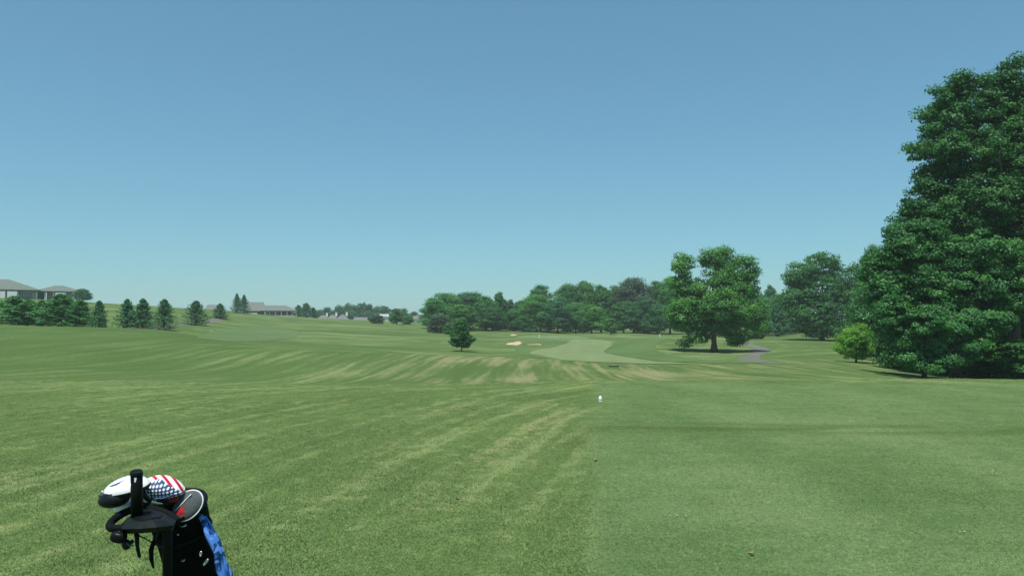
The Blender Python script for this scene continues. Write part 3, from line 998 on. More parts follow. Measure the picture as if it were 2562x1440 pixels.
lobe_tree('low_branched_tree', 2310, 47.5, [(2236, 780, 36, 40), (2270, 830, 34, 34), (2305, 806, 44, 34), (2296, 884, 44, 28), (2345, 858, 40, 28), (2330, 912, 50, 18), (2392, 826, 44, 30), (2436, 800, 40, 30), (2420, 868, 34, 24), (2462, 838, 30, 24), (2385, 900, 34, 16), (2270, 905, 24, 18), (2500, 800, 30, 26)],
          90000, 0.16, 0.42, 'dark', 'low leafy tree with sunlit drooping branches touching the grass at the right', 106, 0.16, 800, 0.8, 40, flat=0.62, open_=0.16)
# darker trees behind them
put_tree(D[5], 'woodland_tree', 2230, 86, 640, 190, 'dark', 'dark tree behind the bright round bush, left of the broad leafy tree', 'tree', 'woodland on the right', 0.4)
put_tree(D[2], 'woodland_tree', 2440, 72, 500, 330, 'dark', 'dark tree deep in the wood behind the broad leafy tree', 'tree', 'woodland on the right', 1.9)
put_tree(D[0], 'woodland_tree', 2640, 66, 420, 380, 'dark', 'dark tree behind the tallest one, cut by the right edge', 'tree', 'woodland on the right', 2.9)
put_tree(D[3], 'woodland_tree', 2590, 84, 560, 330, 'dark', 'shaded tree filling the wood floor at the far right edge', 'tree', 'woodland on the right', 4.2)
for k, (px, Y, top, w) in enumerate([(2490, 60, 780, 170), (2590, 57, 800, 190), (2400, 64, 800, 200), (2300, 66, 800, 170), (2500, 74, 760, 260), (2660, 64, 780, 240), (2230, 76, 830, 110), (2548, 49.5, 846, 150), (2470, 52, 878, 110)]):
    put_tree(D[4], 'undergrowth_shrub', px, Y, top, w, 'dark', ['dark shrub in the shade under the tallest tree', 'dark shrub in the shade at the right edge', 'dark shrub behind the low sunlit branches', 'dark shrub left of the low sunlit branches', 'shaded thicket far back under the tallest tree', 'shaded thicket cut by the right edge', 'low dark shrub right of the bright round bush', 'dark shrub in front of the thick trunk at the right edge', 'low dark shrub right of the drooping branches'][k], 'shrub', 'shrubs in the wood shade')
put_tree(D[1], 'woodland_tree', 2165, 172, 676, 90, 'blue', 'greyish tree between the dense dark tree and the wood', 'tree', None, 1.0)
put_tree(D[0], 'woodland_tree', 2190, 118, 612, 110, 'mid', 'upright tree at the left end of the right-hand wood', 'tree', None, 2.2)

# bright round bush
lobe_tree('round_bush', 2140, 69, [(2140, 842, 26, 28), (2112, 858, 20, 22), (2168, 855, 18, 26), (2126, 874, 26, 20), (2155, 876, 28, 20), (2100, 870, 10, 12), (2152, 822, 12, 12), (2124, 830, 12, 12)],
          26000, 0.11, 0.30, 'bush', 'bright green round bush on the slope below the wood', 107, 0.10, 850, 1.0, 16, 'bush', None, 0.8)
lobe_tree('low_bush', 1888, 160, [(1888, 832, 18, 14), (1876, 838, 12, 10), (1900, 838, 12, 10)],
          6000, 0.26, 0.4, 'light', 'small bright bush behind the large shade tree by the path', 108, 0.08, 830, 1.0, 8, 'bush')
put_tree(CN[3], 'spruce_tree', 1945, 185, 758, 76, 'conifer', 'dark low spruce between the shade tree and the dense dark tree', 'tree')

# ------------------------------------------------------------------ tree line across the middle
LINE = [
    (1085, 226, 744, 60, 0, 'mid', 'leftmost rounded tree of the middle tree line'),
    (1118, 232, 732, 84, 2, 'mid', 'broad flat-topped tree second from the left of the tree line'),
    (1176, 236, 729, 88, 5, 'blue', 'broad greyish-topped tree left of the narrow spire tree'),
    (1150, 222, 760, 70, 3, 'light', 'paler lower tree in front of the left end of the tree line'),
    (1216, 232, 741, 62, 1, 'mid', 'rounded tree just left of the narrow spire tree'),
    (1248, 236, 731, 34, 1, 'dark', 'narrow spire-topped tree above the left half of the tree line'),
    (1232, 222, 765, 60, 0, 'dark', 'low dark tree below the narrow spire tree'),
    (1278, 244, 748, 28, 4, 'blue', 'thin pale tree in the dip of the tree line'),
    (1300, 240, 752, 40, 1, 'mid', 'short tree right of the thin pale one in the dip'),
    (1285, 226, 775, 56, 0, 'mid', 'low tree filling the dip of the tree line'),
    (1352, 238, 710, 60, 3, 'dark', 'tall tree with a loose dark top right of the dip'),
    (1342, 226, 736, 74, 2, 'light', 'yellow-green round tree below the loose dark top'),
    (1312, 220, 790, 40, 0, 'dark', 'low dark shrub-like tree right of the small far bunker'),
    (1418, 236, 709, 66, 5, 'mid', 'rounded tree left of the highest green top in the middle'),
    (1462, 238, 702, 66, 0, 'light', 'bright-topped tree in the middle of the tree line'),
    (1395, 222, 750, 66, 3, 'blue', 'greyish lower tree in front of the middle of the tree line'),
    (1440, 222, 755, 60, 2, 'mid', 'leafy lower tree in front of the bright-topped one'),
    (1504, 238, 714, 56, 1, 'mid', 'tree left of the brownish tree in the tree line'),
    (1480, 220, 760, 56, 3, 'light', 'sunlit low tree left of the tiny bright tree'),
    (1536, 240, 712, 52, 3, 'dark', 'dark tree touching the left side of the brownish tree'),
    (1586, 234, 694, 90, 2, 'purple', 'tall brownish-purple tree in the tree line'),
    (1560, 220, 752, 60, 5, 'dark', 'dark lower tree under the brownish crown'),
    (1612, 222, 740, 56, 0, 'blue', 'greyish lower tree right of the brownish crown'),
    (1644, 236, 704, 56, 1, 'dark', 'dark tree between the brownish tree and the shade tree'),
    (1676, 232, 690, 60, 3, 'mid', 'tree rising just left of the large shade tree'),
    (1650, 218, 760, 60, 2, 'dark', 'low dark tree left of the shade tree trunk'),
    (1720, 226, 720, 90, 5, 'dark', 'dark tree directly behind the large shade tree'),
    (1800, 228, 725, 90, 0, 'dark', 'broad dark tree behind the trunk of the shade tree'),
    (1870, 226, 716, 80, 3, 'blue', 'greyish tree behind the right side of the shade tree'),
    (1926, 238, 712, 34, 4, 'blue', 'thin pale tree in the gap right of the shade tree'),
    (1955, 226, 738, 64, 1, 'mid', 'tree in the gap left of the dense dark tree'),
    (1990, 220, 745, 60, 2, 'mid', 'tree partly hidden behind the dense dark tree'),
    (1908, 204, 744, 70, 5, 'mid', 'dark tree right of the shade tree behind the small bright bush'),
    (1944, 206, 736, 80, 0, 'dark', 'dark tree behind the low spruce right of the shade tree'),
    (1900, 200, 775, 50, 0, 'light', 'low sunlit tree right behind the small bright bush'),
]
for px, Y, top, w, k, lm, lab in LINE:
    put_tree(D[k], 'treeline_tree', px, Y, top, w * 1.3, lm, lab, 'tree', 'trees of the middle tree line')
put_tree(DS[1], 'small_tree', 1528, 200, 795, 34, 'light', 'tiny bright tree standing in front of the dark tree line', 'tree')
put_tree(DS[2], 'purple_bush', 1102, 205, 785, 66, 'purple', 'brownish-purple bush at the foot of the left end of the tree line', 'bush')
put_tree(DS[3], 'purple_bush', 1122, 196, 806, 30, 'dark', 'small dark bush just left of the young tree', 'bush')

# ------------------------------------------------------------------ conifers on the left
for k, (px, Y, top, w, c, lm, lab) in enumerate([
    (68, 116, 746, 80, 1, 'pine', 'evergreen filling the gap between the left edge one and the lower one'),
    (176, 115, 746, 74, 0, 'pine', 'evergreen just right of the tallest one below the pavilion'),
    (-60, 113, 742, 110, 0, 'pine', 'evergreen cut by the left edge of the picture'),
    (34, 112, 739, 104, 3, 'pine', 'evergreen at the left edge below the white-walled house'),
    (104, 113, 750, 80, 2, 'pine', 'lower evergreen between the two larger ones at the left'),
    (150, 111, 733, 96, 1, 'pine', 'tallest evergreen of the clump below the pavilion'),
    (199, 110, 749, 74, 3, 'pine', 'rightmost evergreen of the left clump'),
    (248, 108, 750, 40, 1, 'conifer', 'narrow slim evergreen alone right of the left clump'),
    (318, 114, 746, 52, 0, 'conifer', 'left one of the two joined evergreens'),
    (357, 116, 745, 50, 1, 'conifer', 'right one of the two joined evergreens'),
    (411, 124, 747, 50, 3, 'conifer', 'single pointed evergreen right of the joined pair'),
    (490, 160, 751, 50, 3, 'conifer', 'bushy evergreen beside the left cart path'),
    (550, 205, 758, 38, 0, 'conifer', 'smallest dark evergreen above the bend of the left path'),
    (592, 246, 733, 26, 2, 'conifer', 'taller ragged pine of the pair left of the clubhouse'),
    (610, 247, 736, 26, 2, 'conifer', 'shorter ragged pine touching the clubhouse roof'),
    (746, 262, 762, 36, 2, 'conifer', 'dark evergreen touching the clubhouse porch end'),
    (766, 262, 757, 34, 3, 'conifer', 'dark spiky evergreen right of the clubhouse'),
    (784, 262, 768, 20, 1, 'conifer', 'small dark evergreen farthest right of the clubhouse clump'),
]):
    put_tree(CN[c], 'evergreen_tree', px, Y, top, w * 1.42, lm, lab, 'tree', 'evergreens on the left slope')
put_tree(DS[0], 'small_tree', 206, 233, 722, 48, 'blue', 'small round tree beside the pavilion roof', 'tree')
put_tree(DS[2], 'small_tree', 942, 250, 786, 36, 'purple', 'low dark bush-like tree left of the far white roof', 'tree')
put_tree(DS[1], 'small_tree', 992, 255, 771, 36, 'mid', 'taller loose tree on the slope right of the far white roof', 'tree')
put_tree(DS[3], 'small_tree', 1018, 262, 788, 32, 'mid', 'low tree just left of the middle tree line', 'tree')

# ------------------------------------------------------------------ far trees
ORD = ['first', 'second', 'third', 'fourth', 'fifth', 'sixth', 'seventh', 'eighth', 'ninth', 'tenth', 'eleventh', 'twelfth', 'thirteenth']
FRONT = ['low tree directly behind the middle chimney of the far roofs', 'low tree above the far white-walled house', 'low tree left of the far house with white roof', 'low tree right of the far house with white roof']
for k, (px, Y, top, w) in enumerate([(800, 470, 774, 26), (818, 460, 768, 30), (850, 450, 761, 30), (869, 455, 757, 26), (886, 450, 762, 28), (905, 455, 757, 28), (922, 450, 760, 30), (942, 460, 764, 26), (962, 450, 764, 40), (986, 455, 772, 26), (1008, 450, 771, 26), (1034, 465, 779, 26), (1050, 460, 785, 22), (835, 440, 775, 30), (880, 430, 778, 34), (925, 430, 778, 36), (975, 430, 784, 30)]):
    put_tree(DS[k % 5], 'distant_tree', px, Y, top, w * 1.2, 'blue', (ORD[k] + ' tree from the left in the far hazy row behind the distant roofs') if k < 13 else FRONT[k - 13], 'tree', 'far row of trees')

# ------------------------------------------------------------------ buildings
def mat_roof(name, a, b):
    t = NT(name)
    tc = t.n('ShaderNodeTexCoord')
    sx = t.n('ShaderNodeSeparateXYZ'); t.t.links.new(tc.outputs['Object'], sx.inputs[0])
    rows = t.noise(t.comb(t.mul(sx.outputs[0], 1.2), t.mul(sx.outputs[1], 1.0), t.mul(sx.outputs[2], 9.0)), 1.0, 3.0, 0.6)
    c = t.mix(t.ss(rows, 0.35, 0.65), a, b)
    return t.surf(t.principled(c, 0.9, 0.2, 0, t.bump(rows, 0.4, 0.03)))
M_ROOF_G = mat_roof('shingle_grey_green', (0.112, 0.142, 0.122), (0.150, 0.180, 0.155))
M_ROOF_B = mat_roof('shingle_brown', (0.125, 0.145, 0.130), (0.168, 0.186, 0.168))
M_ROOF_P = mat_roof('shingle_pale_grey', (0.125, 0.132, 0.122), (0.175, 0.18, 0.168))
M_WHITE = simple('white_paint', (0.78, 0.78, 0.75), 0.6, 0.3, 0, 0.05, 2.0)
M_SLATE = simple('blue_grey_siding', (0.20, 0.25, 0.27), 0.7, 0.3, 0, 0.12, 2.0)
M_CREAM = simple('cream_siding', (0.52, 0.49, 0.42), 0.7, 0.3, 0, 0.1, 2.0)
M_BRICK = simple('chimney_brick', (0.30, 0.19, 0.15), 0.9, 0.2, 0, 0.2, 8.0)
def mat_glass():
    t = NT('window_glass')
    tc = t.n('ShaderNodeTexCoord')
    nz = t.noise(tc.outputs['Object'], 1.5, 2.0)
    c = t.mix(nz, (0.02, 0.03, 0.035), (0.05, 0.065, 0.07))
    return t.surf(t.principled(c, 0.08, 0.8))
M_GLASS = mat_glass()

def roof_mesh(x0, x1, y0, y1, ze, zr, hx0, hx1, thick=0.22):
    """hip (hx>0) or gable (hx=0) roof; ridge along x, with an eave edge"""
    ym = (y0 + y1) / 2
    v = [(x0, y0, ze), (x1, y0, ze), (x1, y1, ze), (x0, y1, ze),
         (x0, y0, ze - thick), (x1, y0, ze - thick), (x1, y1, ze - thick), (x0, y1, ze - thick),
         (x0 + hx0, ym, zr), (x1 - hx1, ym, zr)]
    f = [(0, 1, 9, 8), (2, 3, 8, 9), (1, 2, 9), (3, 0, 8), (0, 4, 5, 1), (1, 5, 6, 2), (2, 6, 7, 3), (3, 7, 4, 0), (7, 6, 5, 4)]
    return MB().add(v, f)

def window(parent, x, y, z, w, h, face='front', frame_mat=None):
    """frame proud of the wall with two panes set behind its bars"""
    fm = frame_mat or M_WHITE
    d = 0.10
    s = 1 if face == 'right' else 0
    fr = MB(); pn = []
    def bx(mb, cx, cz, sx_, sz_, off, th):
        if face == 'front': mb.box((x + cx, y - off, z + cz), (sx_, th, sz_))
        else: mb.box((x + off, y + cx, z + cz), (th, sx_, sz_))
    for sx_ in (-1, 1): bx(fr, sx_ * w / 2, 0, 0.12, h + 0.12, 0.05, d)
    bx(fr, 0, h / 2, w - 0.12, 0.12, 0.05, d); bx(fr, 0, -h / 2, w + 0.2, 0.12, 0.06, d + 0.06)
    bx(fr, 0, 0, 0.07, h - 0.12, 0.045, 0.07)
    o = fr.build('window', fm, parent)
    for sx_ in (-1, 1):
        pb = MB(); bx(pb, sx_ * w / 4, 0, w / 2 - 0.17, h - 0.13, 0.02, 0.03)
        pb.build('pane', M_GLASS, o)
    return o

# house with white front at the left edge
def left_house():
    Y = 232.0; s = Y / F
    zg = gh(xcol(40, Y), Y)
    root = empty('hillside_house', (xcol(40, Y), Y, zg), 'low house with wide grey-green hip roof and white front at the left edge', 'house', None, math.atan(-ray(40, 800)[0]))
    X = lambda px: (px - 40) * s
    ze = zrow(724, Y) - zg; zr = zrow(697, Y) - zg
    MB().box(((X(-75) + X(43)) / 2, 5.0, ze / 2 - 1), (X(43) - X(-75), 9.0, ze + 2 - 0.3)).build('wall', M_SLATE, root)
    MB().box(((X(44) + X(86)) / 2, 5.6, ze / 2 - 1), (X(86) - X(43.2), 8.0, ze + 2 - 0.3)).build('wing_wall', M_SLATE, root)
    roof_mesh(X(-90), X(92), -0.6, 11.5, ze, zr, 6.5, 8.2, 0.25).build('roof', M_ROOF_G, root)
    for a, b in ((-70, -38), (-34, 1), (5, 16), (20, 41)):
        p = MB().box(((X(a) + X(b)) / 2, -0.48, ze * 0.42), (X(b) - X(a), 0.10, ze * 0.78)).build('white_panel', M_WHITE, root)
    for a in (54, 68):
        window(root, X(a), 1.6, ze * 0.55, 1.2, 1.1)
    MB().box((X(78), 1.55, ze * 0.40), (0.95, 0.12, 2.05)).build('door', M_CREAM, root)
left_house()

def pavilion():
    Y = 238.0; s = Y / F
    zg = gh(xcol(145, Y), Y)
    root = empty('pavilion', (xcol(145, Y), Y, zg), 'open pavilion with grey-green hip roof on posts beside the white-fronted house', 'pavilion', None, math.atan(-ray(145, 800)[0]))
    X = lambda px: (px - 145) * s
    ze = zrow(728, Y) - zg; zr = zrow(713, Y) - zg
    roof_mesh(X(93), X(198), -1.0, 8.5, ze, zr, (X(136) - X(93)), (X(198) - X(156)), 0.25).build('roof', M_ROOF_G, root)
    for px in (98, 116, 134, 158, 176, 193):
        for y in (-0.5, 8.0):
            MB().box((X(px), y, ze / 2 - 0.2), (0.26, 0.26, ze + 0.2)).build('post', M_WHITE, root)
    for a, b, hh in ((77, 96, 0.75), (119, 138, 0.9), (161, 176, 1.0)):
        MB().box(((X(a) + X(b)) / 2, 5.5, ze * 0.5 * hh), (X(b) - X(a), 0.15, ze * hh)).build('white_panel', M_WHITE, root)
    MB().box((X(108), 6.0, ze * .45), ((X(117) - X(99)), 1.2, ze * 0.9)).build('serving_counter', M_SLATE, root)
    MB().box(((X(72) + X(98)) / 2, 3, ze - 0.15), (X(98) - X(72), 3.0, 0.25)).build('link_roof', M_ROOF_G, root)
pavilion()

def clubhouse():
    Y = 258.0; s = Y / F
    zg = gh(xcol(665, Y), Y) - 0.4
    root = empty('clubhouse', (xcol(665, Y), Y, zg), 'clubhouse with brown roof and white-columned porch on the crest', 'clubhouse', None, math.atan(-ray(665, 800)[0]))
    X = lambda px: (px - 665) * s
    Z = lambda r: zrow(r, Y) - zg
    MB().box(((X(616) + X(663)) / 2, 6.0, Z(778) / 2), (X(663) - X(616), 7.0, Z(778))).build('wall', M_CREAM, root)
    roof_mesh(X(612), X(670), 1.4, 11.0, Z(777), Z(754.5), 0.3, 1.4, 0.2).build('main_roof', M_ROOF_B, root)
    roof_mesh(X(652), X(741), -1.4, 7.0, Z(776.5), Z(763), 1.6, 3.6, 0.2).build('porch_roof', M_ROOF_B, root)
    MB().box(((X(664) + X(732)) / 2, 4.0, Z(778) / 2), (X(732) - X(664), 4.5, Z(778))).build('porch_wall', M_SLATE, root)
    for px in (662, 674, 688, 702, 716, 728, 738):
        MB().lathe([(0.17, 0), (0.17, 0.2), (0.13, 0.25), (0.13, Z(777) - 0.45), (0.18, Z(777) - 0.4), (0.18, Z(777) - 0.21)], 10, Matrix.Translation((X(px), -0.9, 0))).build('column', M_WHITE, root)
    for px in (681, 695, 709, 722):
        window(root, X(px), 1.75, Z(782.5), 1.2, 1.0)
    MB().box((X(668), 1.7, 1.05), (0.95, 0.1, 2.1)).build('door', M_WHITE, root)
    MB().box(((X(655) + X(742)) / 2, 0.4, 0.12), (X(742) - X(655), 3.4, 0.3)).build('porch_floor', M_CREAM, root)
    for a, b in ((606, 627), (630, 644)):
        MB().box(((X(a) + X(b)) / 2, 0.2, Z(786) / 2 + 0.2), (X(b) - X(a), 0.25, Z(782))).build('low_white_wall', M_WHITE, root)
    for px in (622, 638, 652):
        window(root, X(px), 2.5, Z(780.5), 0.9, 0.55)
clubhouse()

M_PALEROOF = mat_roof('pale_metal_roof', (0.30, 0.34, 0.35), (0.40, 0.43, 0.44))
def far_house(px, Y, w, ridge, eave, wallm, roofm, label, hip=0.0, chimney=False):
    s = Y / F
    x = xcol(px, Y); zg = gh(x, Y)
    root = empty('distant_house', (x, Y, zg), label, 'house', 'distant houses beyond the crest', math.atan(-ray(px, 800)[0]))
    W_ = w * s; ze = zrow(eave, Y) - zg; zr = zrow(ridge, Y) - zg
    MB().box((0, 4.5, ze / 2 - 0.5), (W_ - 0.8, 8.0, ze + 0.6)).build('wall', wallm, root)
    rf = roof_mesh(-W_ / 2, W_ / 2, 0, 9, ze, zr, hip, hip).build('roof', roofm, root)
    if chimney:
        MB().box((W_ * 0.28, 4.5, zr + 0.2), (0.9, 0.8, 1.8)).build('chimney', M_WHITE, rf)
    n = max(1, int(W_ // 3.2))
    for k in range(n):
        window(root, (k + 0.5 - n / 2) * (W_ - 1.5) / n, 0.5, ze - 1.5, 1.1, 1.2)
    return root
far_house(534, 300, 44, 761, 774, M_CREAM, M_ROOF_B, 'brown-roofed house half hidden behind the smallest evergreen', 1.2)
far_house(808, 390, 34, 788, 799, M_CREAM, M_ROOF_P, 'far pale-roofed house with chimney nearest the clubhouse evergreens', 2.6, True)
far_house(832, 380, 32, 787, 799, M_CREAM, M_ROOF_P, 'far pale-roofed house with chimney second from the clubhouse evergreens', 2.4, True)
far_house(857, 375, 36, 786, 800, M_CREAM, M_ROOF_P, 'widest far pale-roofed house in the middle of the roofs', 2.9, True)
far_house(902, 365, 34, 793, 801, M_WHITE, M_ROOF_P, 'far white-walled house right of the pale roofs')
far_house(961, 380, 26, 785, 791, M_WHITE, M_PALEROOF, 'far house with white roof below the far trees', 0.4)
far_house(1046, 380, 24, 789, 798, M_WHITE, M_ROOF_P, 'far pale house next to the left end of the tree line')

# ------------------------------------------------------------------ course markers
def mat_plain(name, col, rough=0.5, spec=0.5, metal=0.0, coat=0.0):
    return simple(name, col, rough, spec, metal, 0.04, 30.0, coat)
M_MARK = mat_plain('marker_white_plastic', (0.85, 0.86, 0.84), 0.35)
M_MARKBAND = mat_plain('marker_groove', (0.10, 0.12, 0.10), 0.6)
mx_, my_ = hit(1502, 1005.5)
mk = empty('tee_marker', (mx_, my_, gh(mx_, my_) + 0.006), 'white bullet-shaped tee marker standing on the tee', 'tee marker')
MB().lathe([(0.030, 0.0), (0.040, 0.004), (0.041, 0.028), (0.036, 0.032)], 20).build('base', M_MARK, mk, True)
MB().lathe([(0.034, 0.0325), (0.034, 0.0435)], 20).build('groove', M_MARKBAND, mk, True)
MB().lathe([(0.036, 0.044), (0.041, 0.048), (0.040, 0.072), (0.036, 0.10), (0.027, 0.122), (0.015, 0.134), (0.004, 0.138)], 20).build('cap', M_MARK, mk, True)
mk.scale = (0.84, 0.84, 0.84)
for px, py, hh, lab in ((1349, 846, 0.8, 'small white stake on the far green edge above the bunkers'), (1651, 842, 0.7, 'small white stake on the grass left of the shade tree')):
    x, y = hit(px, py, 90)
    st = empty('marker_stake', (x, y, gh(x, y)), lab, 'stake', 'white course stakes')
    MB().lathe([(0.09, -0.05), (0.09, hh * 0.92), (0.06, hh)], 8).build('post', M_MARK, st)
    MB().lathe([(0.10, hh * 0.62), (0.10, hh * 0.72)], 8).build('band', M_MARKBAND, st)
M_DIMPLE_STEM = mat_plain('dimple_shade_stem_green', (0.02, 0.035, 0.02), 0.7)
x, y = hit(1536, 917, 40)
vb = empty('dimple_shade', (x, y, gh(x, y)), 'low dark slab standing in for a shaded dimple in the grass below the fairway', 'shaded dimple')  # dark slab put in for the shade of a dimple, no real box
MB().box((0, 0, 0.02), (0.6, 0.45, 0.07)).build('frame', M_DIMPLE_STEM, vb)  # lower slab of the dimple's painted shade
MB().box((0, 0, 0.06), (0.52, 0.36, 0.02)).build('lid', M_DIMPLE_STEM, vb)

# fallen leaves and clover heads on the tee
M_DEADLEAF = simple('dead_leaf', (0.26, 0.19, 0.12), 0.8, 0.2, 0, 0.25, 60.0)
M_CLOVER = simple('clover_white', (0.42, 0.42, 0.34), 0.8, 0.2, 0, 0.1, 60.0)
for k, (px, py, sz, lab) in enumerate([(1880, 1392, 0.026, 'curled brown leaf lying on the tee near the bottom edge'), (1490, 1155, 0.036, 'brown leaf lying on the left edge of the tee'), (1146, 1254, 0.024, 'small brown leaf in the rough left of the tee')]):
    x, y = hit(px, py)
    n = 9
    v, f = [], []
    for i in range(n):
        t = i / (n - 1)
        w = math.sin(math.pi * min(1, t * 0.95 + 0.04)) ** 0.8 * (0.55 + 0.08 * math.sin(i * 2.6))
        for j in (-1, 0, 1):
            v.append(((t - .5) * 2 * sz, j * w * sz, 0.018 + 0.012 * abs(j) + 0.5 * sz * (t - .4) ** 2 * 2))
    for i in range(n - 1):
        for j in range(2): f.append((i * 3 + j, (i + 1) * 3 + j, (i + 1) * 3 + j + 1, i * 3 + j + 1))
    lf = empty('fallen_leaf', (x, y, gh(x, y)), lab, 'leaf', 'fallen leaves', k * 1.7 + .4)
    MB().add(v, f).build('blade', M_DEADLEAF, lf, True)
    MB().tube([(-sz, 0, 0.02), (-sz * 1.5, sz * .1, 0.022)], 0.0014, 5).build('stalk', M_DEADLEAF, lf)
for k, (px, py, lab) in enumerate([(1676, 1297, 'left one of the three white clover heads in a row on the tee'), (1693, 1296, 'middle one of the three white clover heads in a row on the tee'), (1715, 1298, 'right one of the three white clover heads in a row on the tee'), (2402, 1338, 'left white clover head of the pair near the lower right'), (2412, 1337, 'right white clover head of the pair near the lower right'), (1758, 1036, 'lone white clover head on the tee beyond the white marker')]):
    x, y = hit(px, py)
    cf = empty('clover_flower', (x, y, gh(x, y)), lab, 'clover flower', 'white clover heads')
    MB().tube([(0, 0, 0), (0.002, 0, 0.02)], 0.0012, 5).build('stem', M_DIMPLE_STEM, cf)
    MB().ellipsoid((0.002, 0, 0.026), (0.007, 0.007, 0.006), None, 10, 7, lambda p: p * (1 + 0.1 * math.sin(p.x * 2500) * math.sin(p.y * 2300))).build('head', M_CLOVER, cf)

# ------------------------------------------------------------------ golf bag, clubs and push cart
M_BLACK = simple('black_plastic', (0.006, 0.008, 0.008), 0.45, 0.12, 0, 0.2, 30.0)
M_CONSOLE = simple('console_charcoal', (0.010, 0.014, 0.014), 0.5, 0.12, 0, 0.12, 40.0)
M_NYLON = simple('black_nylon', (0.005, 0.007, 0.007), 0.75, 0.05, 0, 0.3, 60.0, 0, 0.3)
M_FOAM = simple('black_foam_grip', (0.006, 0.008, 0.009), 0.7, 0.06, 0, 0.25, 90.0, 0, 0.2)
M_STEEL = simple('polished_steel', (0.62, 0.63, 0.63), 0.25, 0.5, 1.0, 0.05, 30.0)
M_CLUBWHITE = simple('club_white_paint', (0.82, 0.82, 0.82), 0.3, 0.5, 0, 0.03, 20.0, 0.5)
M_CLUBBLACK = simple('club_black', (0.008, 0.011, 0.012), 0.35, 0.25, 0, 0.15, 40.0)
M_CLUBGREY = simple('club_grey', (0.10, 0.12, 0.12), 0.45, 0.4, 0, 0.1, 40.0)
M_NAVY = simple('navy_print', (0.03, 0.06, 0.16), 0.5, 0.4, 0, 0.1, 40.0)
M_RED = simple('red_fabric', (0.42, 0.020, 0.025), 0.7, 0.3, 0, 0.12, 60.0)
M_GREYFAB = simple('grey_fabric', (0.085, 0.095, 0.10), 0.8, 0.2, 0, 0.15, 90.0, 0, 0.2)
M_PIPING = simple('white_piping', (0.70, 0.71, 0.70), 0.6, 0.3, 0, 0.05, 60.0)

def frame(zaxis, xhint=Vector((1, 0, 0))):
    z = Vector(zaxis).normalized()
    x = (xhint - z * xhint.dot(z)).normalized()
    y = z.cross(x)
    return Matrix((x, y, z)).transposed()

bag_top = P(441, 1264, 3.02)
bag_axis = Vector((-0.085, -0.30, 0.80)).normalized()
BL = bag_top.z / bag_axis.z - 0.06
bag_base = bag_top - bag_axis * BL
BR = frame(bag_axis)
BM = Matrix.Translation(bag_base) @ BR.to_4x4()
ground_pt = Vector((bag_base.x, bag_base.y, gh(bag_base.x, bag_base.y)))
bag = empty('golf_bag', ground_pt, 'black golf bag full of clubs on the push cart, bottom left', 'golf bag')
bag_root_inv = Matrix.Translation(-ground_pt)
def bagpart(name, mb, mat, smooth=True, parent=None):
    mb.v = [tuple(Vector(p) - ground_pt) for p in mb.v]
    return mb.build(name, mat, parent or bag, smooth)
rb = 0.101
prof_b = [(rb * .9, 0), (rb * 1.02, 0.02), (rb * 1.0, 0.12), (rb * 1.02, BL * .45), (rb * .97, BL * .7), (rb * .98, BL * .86), (rb * 1.04, BL * .92), (rb * 1.06, BL * .985), (rb * 1.0, BL), (rb * .93, BL), (rb * .9, BL - .05)]
body = bagpart('body', MB().lathe(prof_b, 32, BM), M_NYLON)
ring = [BM @ Vector((rb * 1.03 * math.cos(a), rb * 1.03 * math.sin(a), BL)) for a in np.linspace(0, 2 * math.pi, 36, endpoint=False)]
bagpart('rim', MB().tube(ring, 0.011, 8, True), M_BLACK)
for hh in (0.60, 0.88):
    ring = [BM @ Vector((rb * 1.02 * math.cos(a), rb * 1.02 * math.sin(a), BL * hh)) for a in np.linspace(0, 2 * math.pi, 36, endpoint=False)]
    bagpart('seam_band', MB().tube(ring, 0.006, 6, True), M_BLACK, True)
# pockets: pads on the sides
def pad(az, z0, z1, w, th):
    mb = MB()
    return mb.ellipsoid(BM @ Vector((math.cos(az) * rb, math.sin(az) * rb, (z0 + z1) / 2)), (th, w, (z1 - z0) / 2), BR @ Matrix.Rotation(az, 3, 'Z'), 20, 14, lambda p: Vector((p.x, w * math.copysign(abs(p.y / w) ** 0.6, p.y), (z1 - z0) / 2 * math.copysign(abs(p.z / ((z1 - z0) / 2)) ** 0.6, p.z))))
for az, z0, z1, w, th in ((R(-80), BL * .12, BL * .52, .07, .045), (R(-5), BL * .15, BL * .66, .06, .035), (R(175), BL * .15, BL * .66, .06, .02)):
    pk = bagpart('pocket', pad(az, z0, z1, w, th), M_NYLON)
    zp = [BM @ Vector((math.cos(az) * (rb + th * .75) - math.sin(az) * q * w * .8, math.sin(az) * (rb + th * .75) + math.cos(az) * q * w * .8, z1 - .05 - .02 * q * q)) for q in (-1, -.5, 0, .5, 1)]
    bagpart('zipper', MB().tube(zp, 0.003, 6), M_CLUBGREY, True, pk)
    zl = zp[-1]
    bagpart('zip_pull', MB().box(zl + Vector((0, -.006, -.016)), (.007, .004, .028)), M_STEEL, False, pk)
# metal rings and clips on the front of the bag
def ringmesh(c, rx, rz, rad, tilt=0.0):
    pts_ = [c + Vector((math.cos(a) * rx * math.cos(tilt) - math.sin(a) * rz * math.sin(tilt), 0.004 * math.sin(a), math.sin(a) * rz * math.cos(tilt) + math.cos(a) * rx * math.sin(tilt))) for a in np.linspace(0, 2 * math.pi, 18, endpoint=False)]
    return MB().tube(pts_, rad, 6, True)
for px, py, a, b, tl in ((436, 1314, .010, .004, -.5), (446, 1329, .003, .011, 0.1), (458, 1313, .011, .003, 0.05), (420, 1340, .003, .008, 0), (502, 1384, .003, .008, 0.1), (515, 1405, .003, .012, -.6), (459, 1399, .004, .004, 0)):
    kk = (bag_top.z - P(px, py, 3.0).z) / .8
    c = P(px, py, 3.02 + .30 * kk - rb * 1.02)
    bagpart('metal_clip', ringmesh(c, a, b, .0026, tl), M_STEEL)
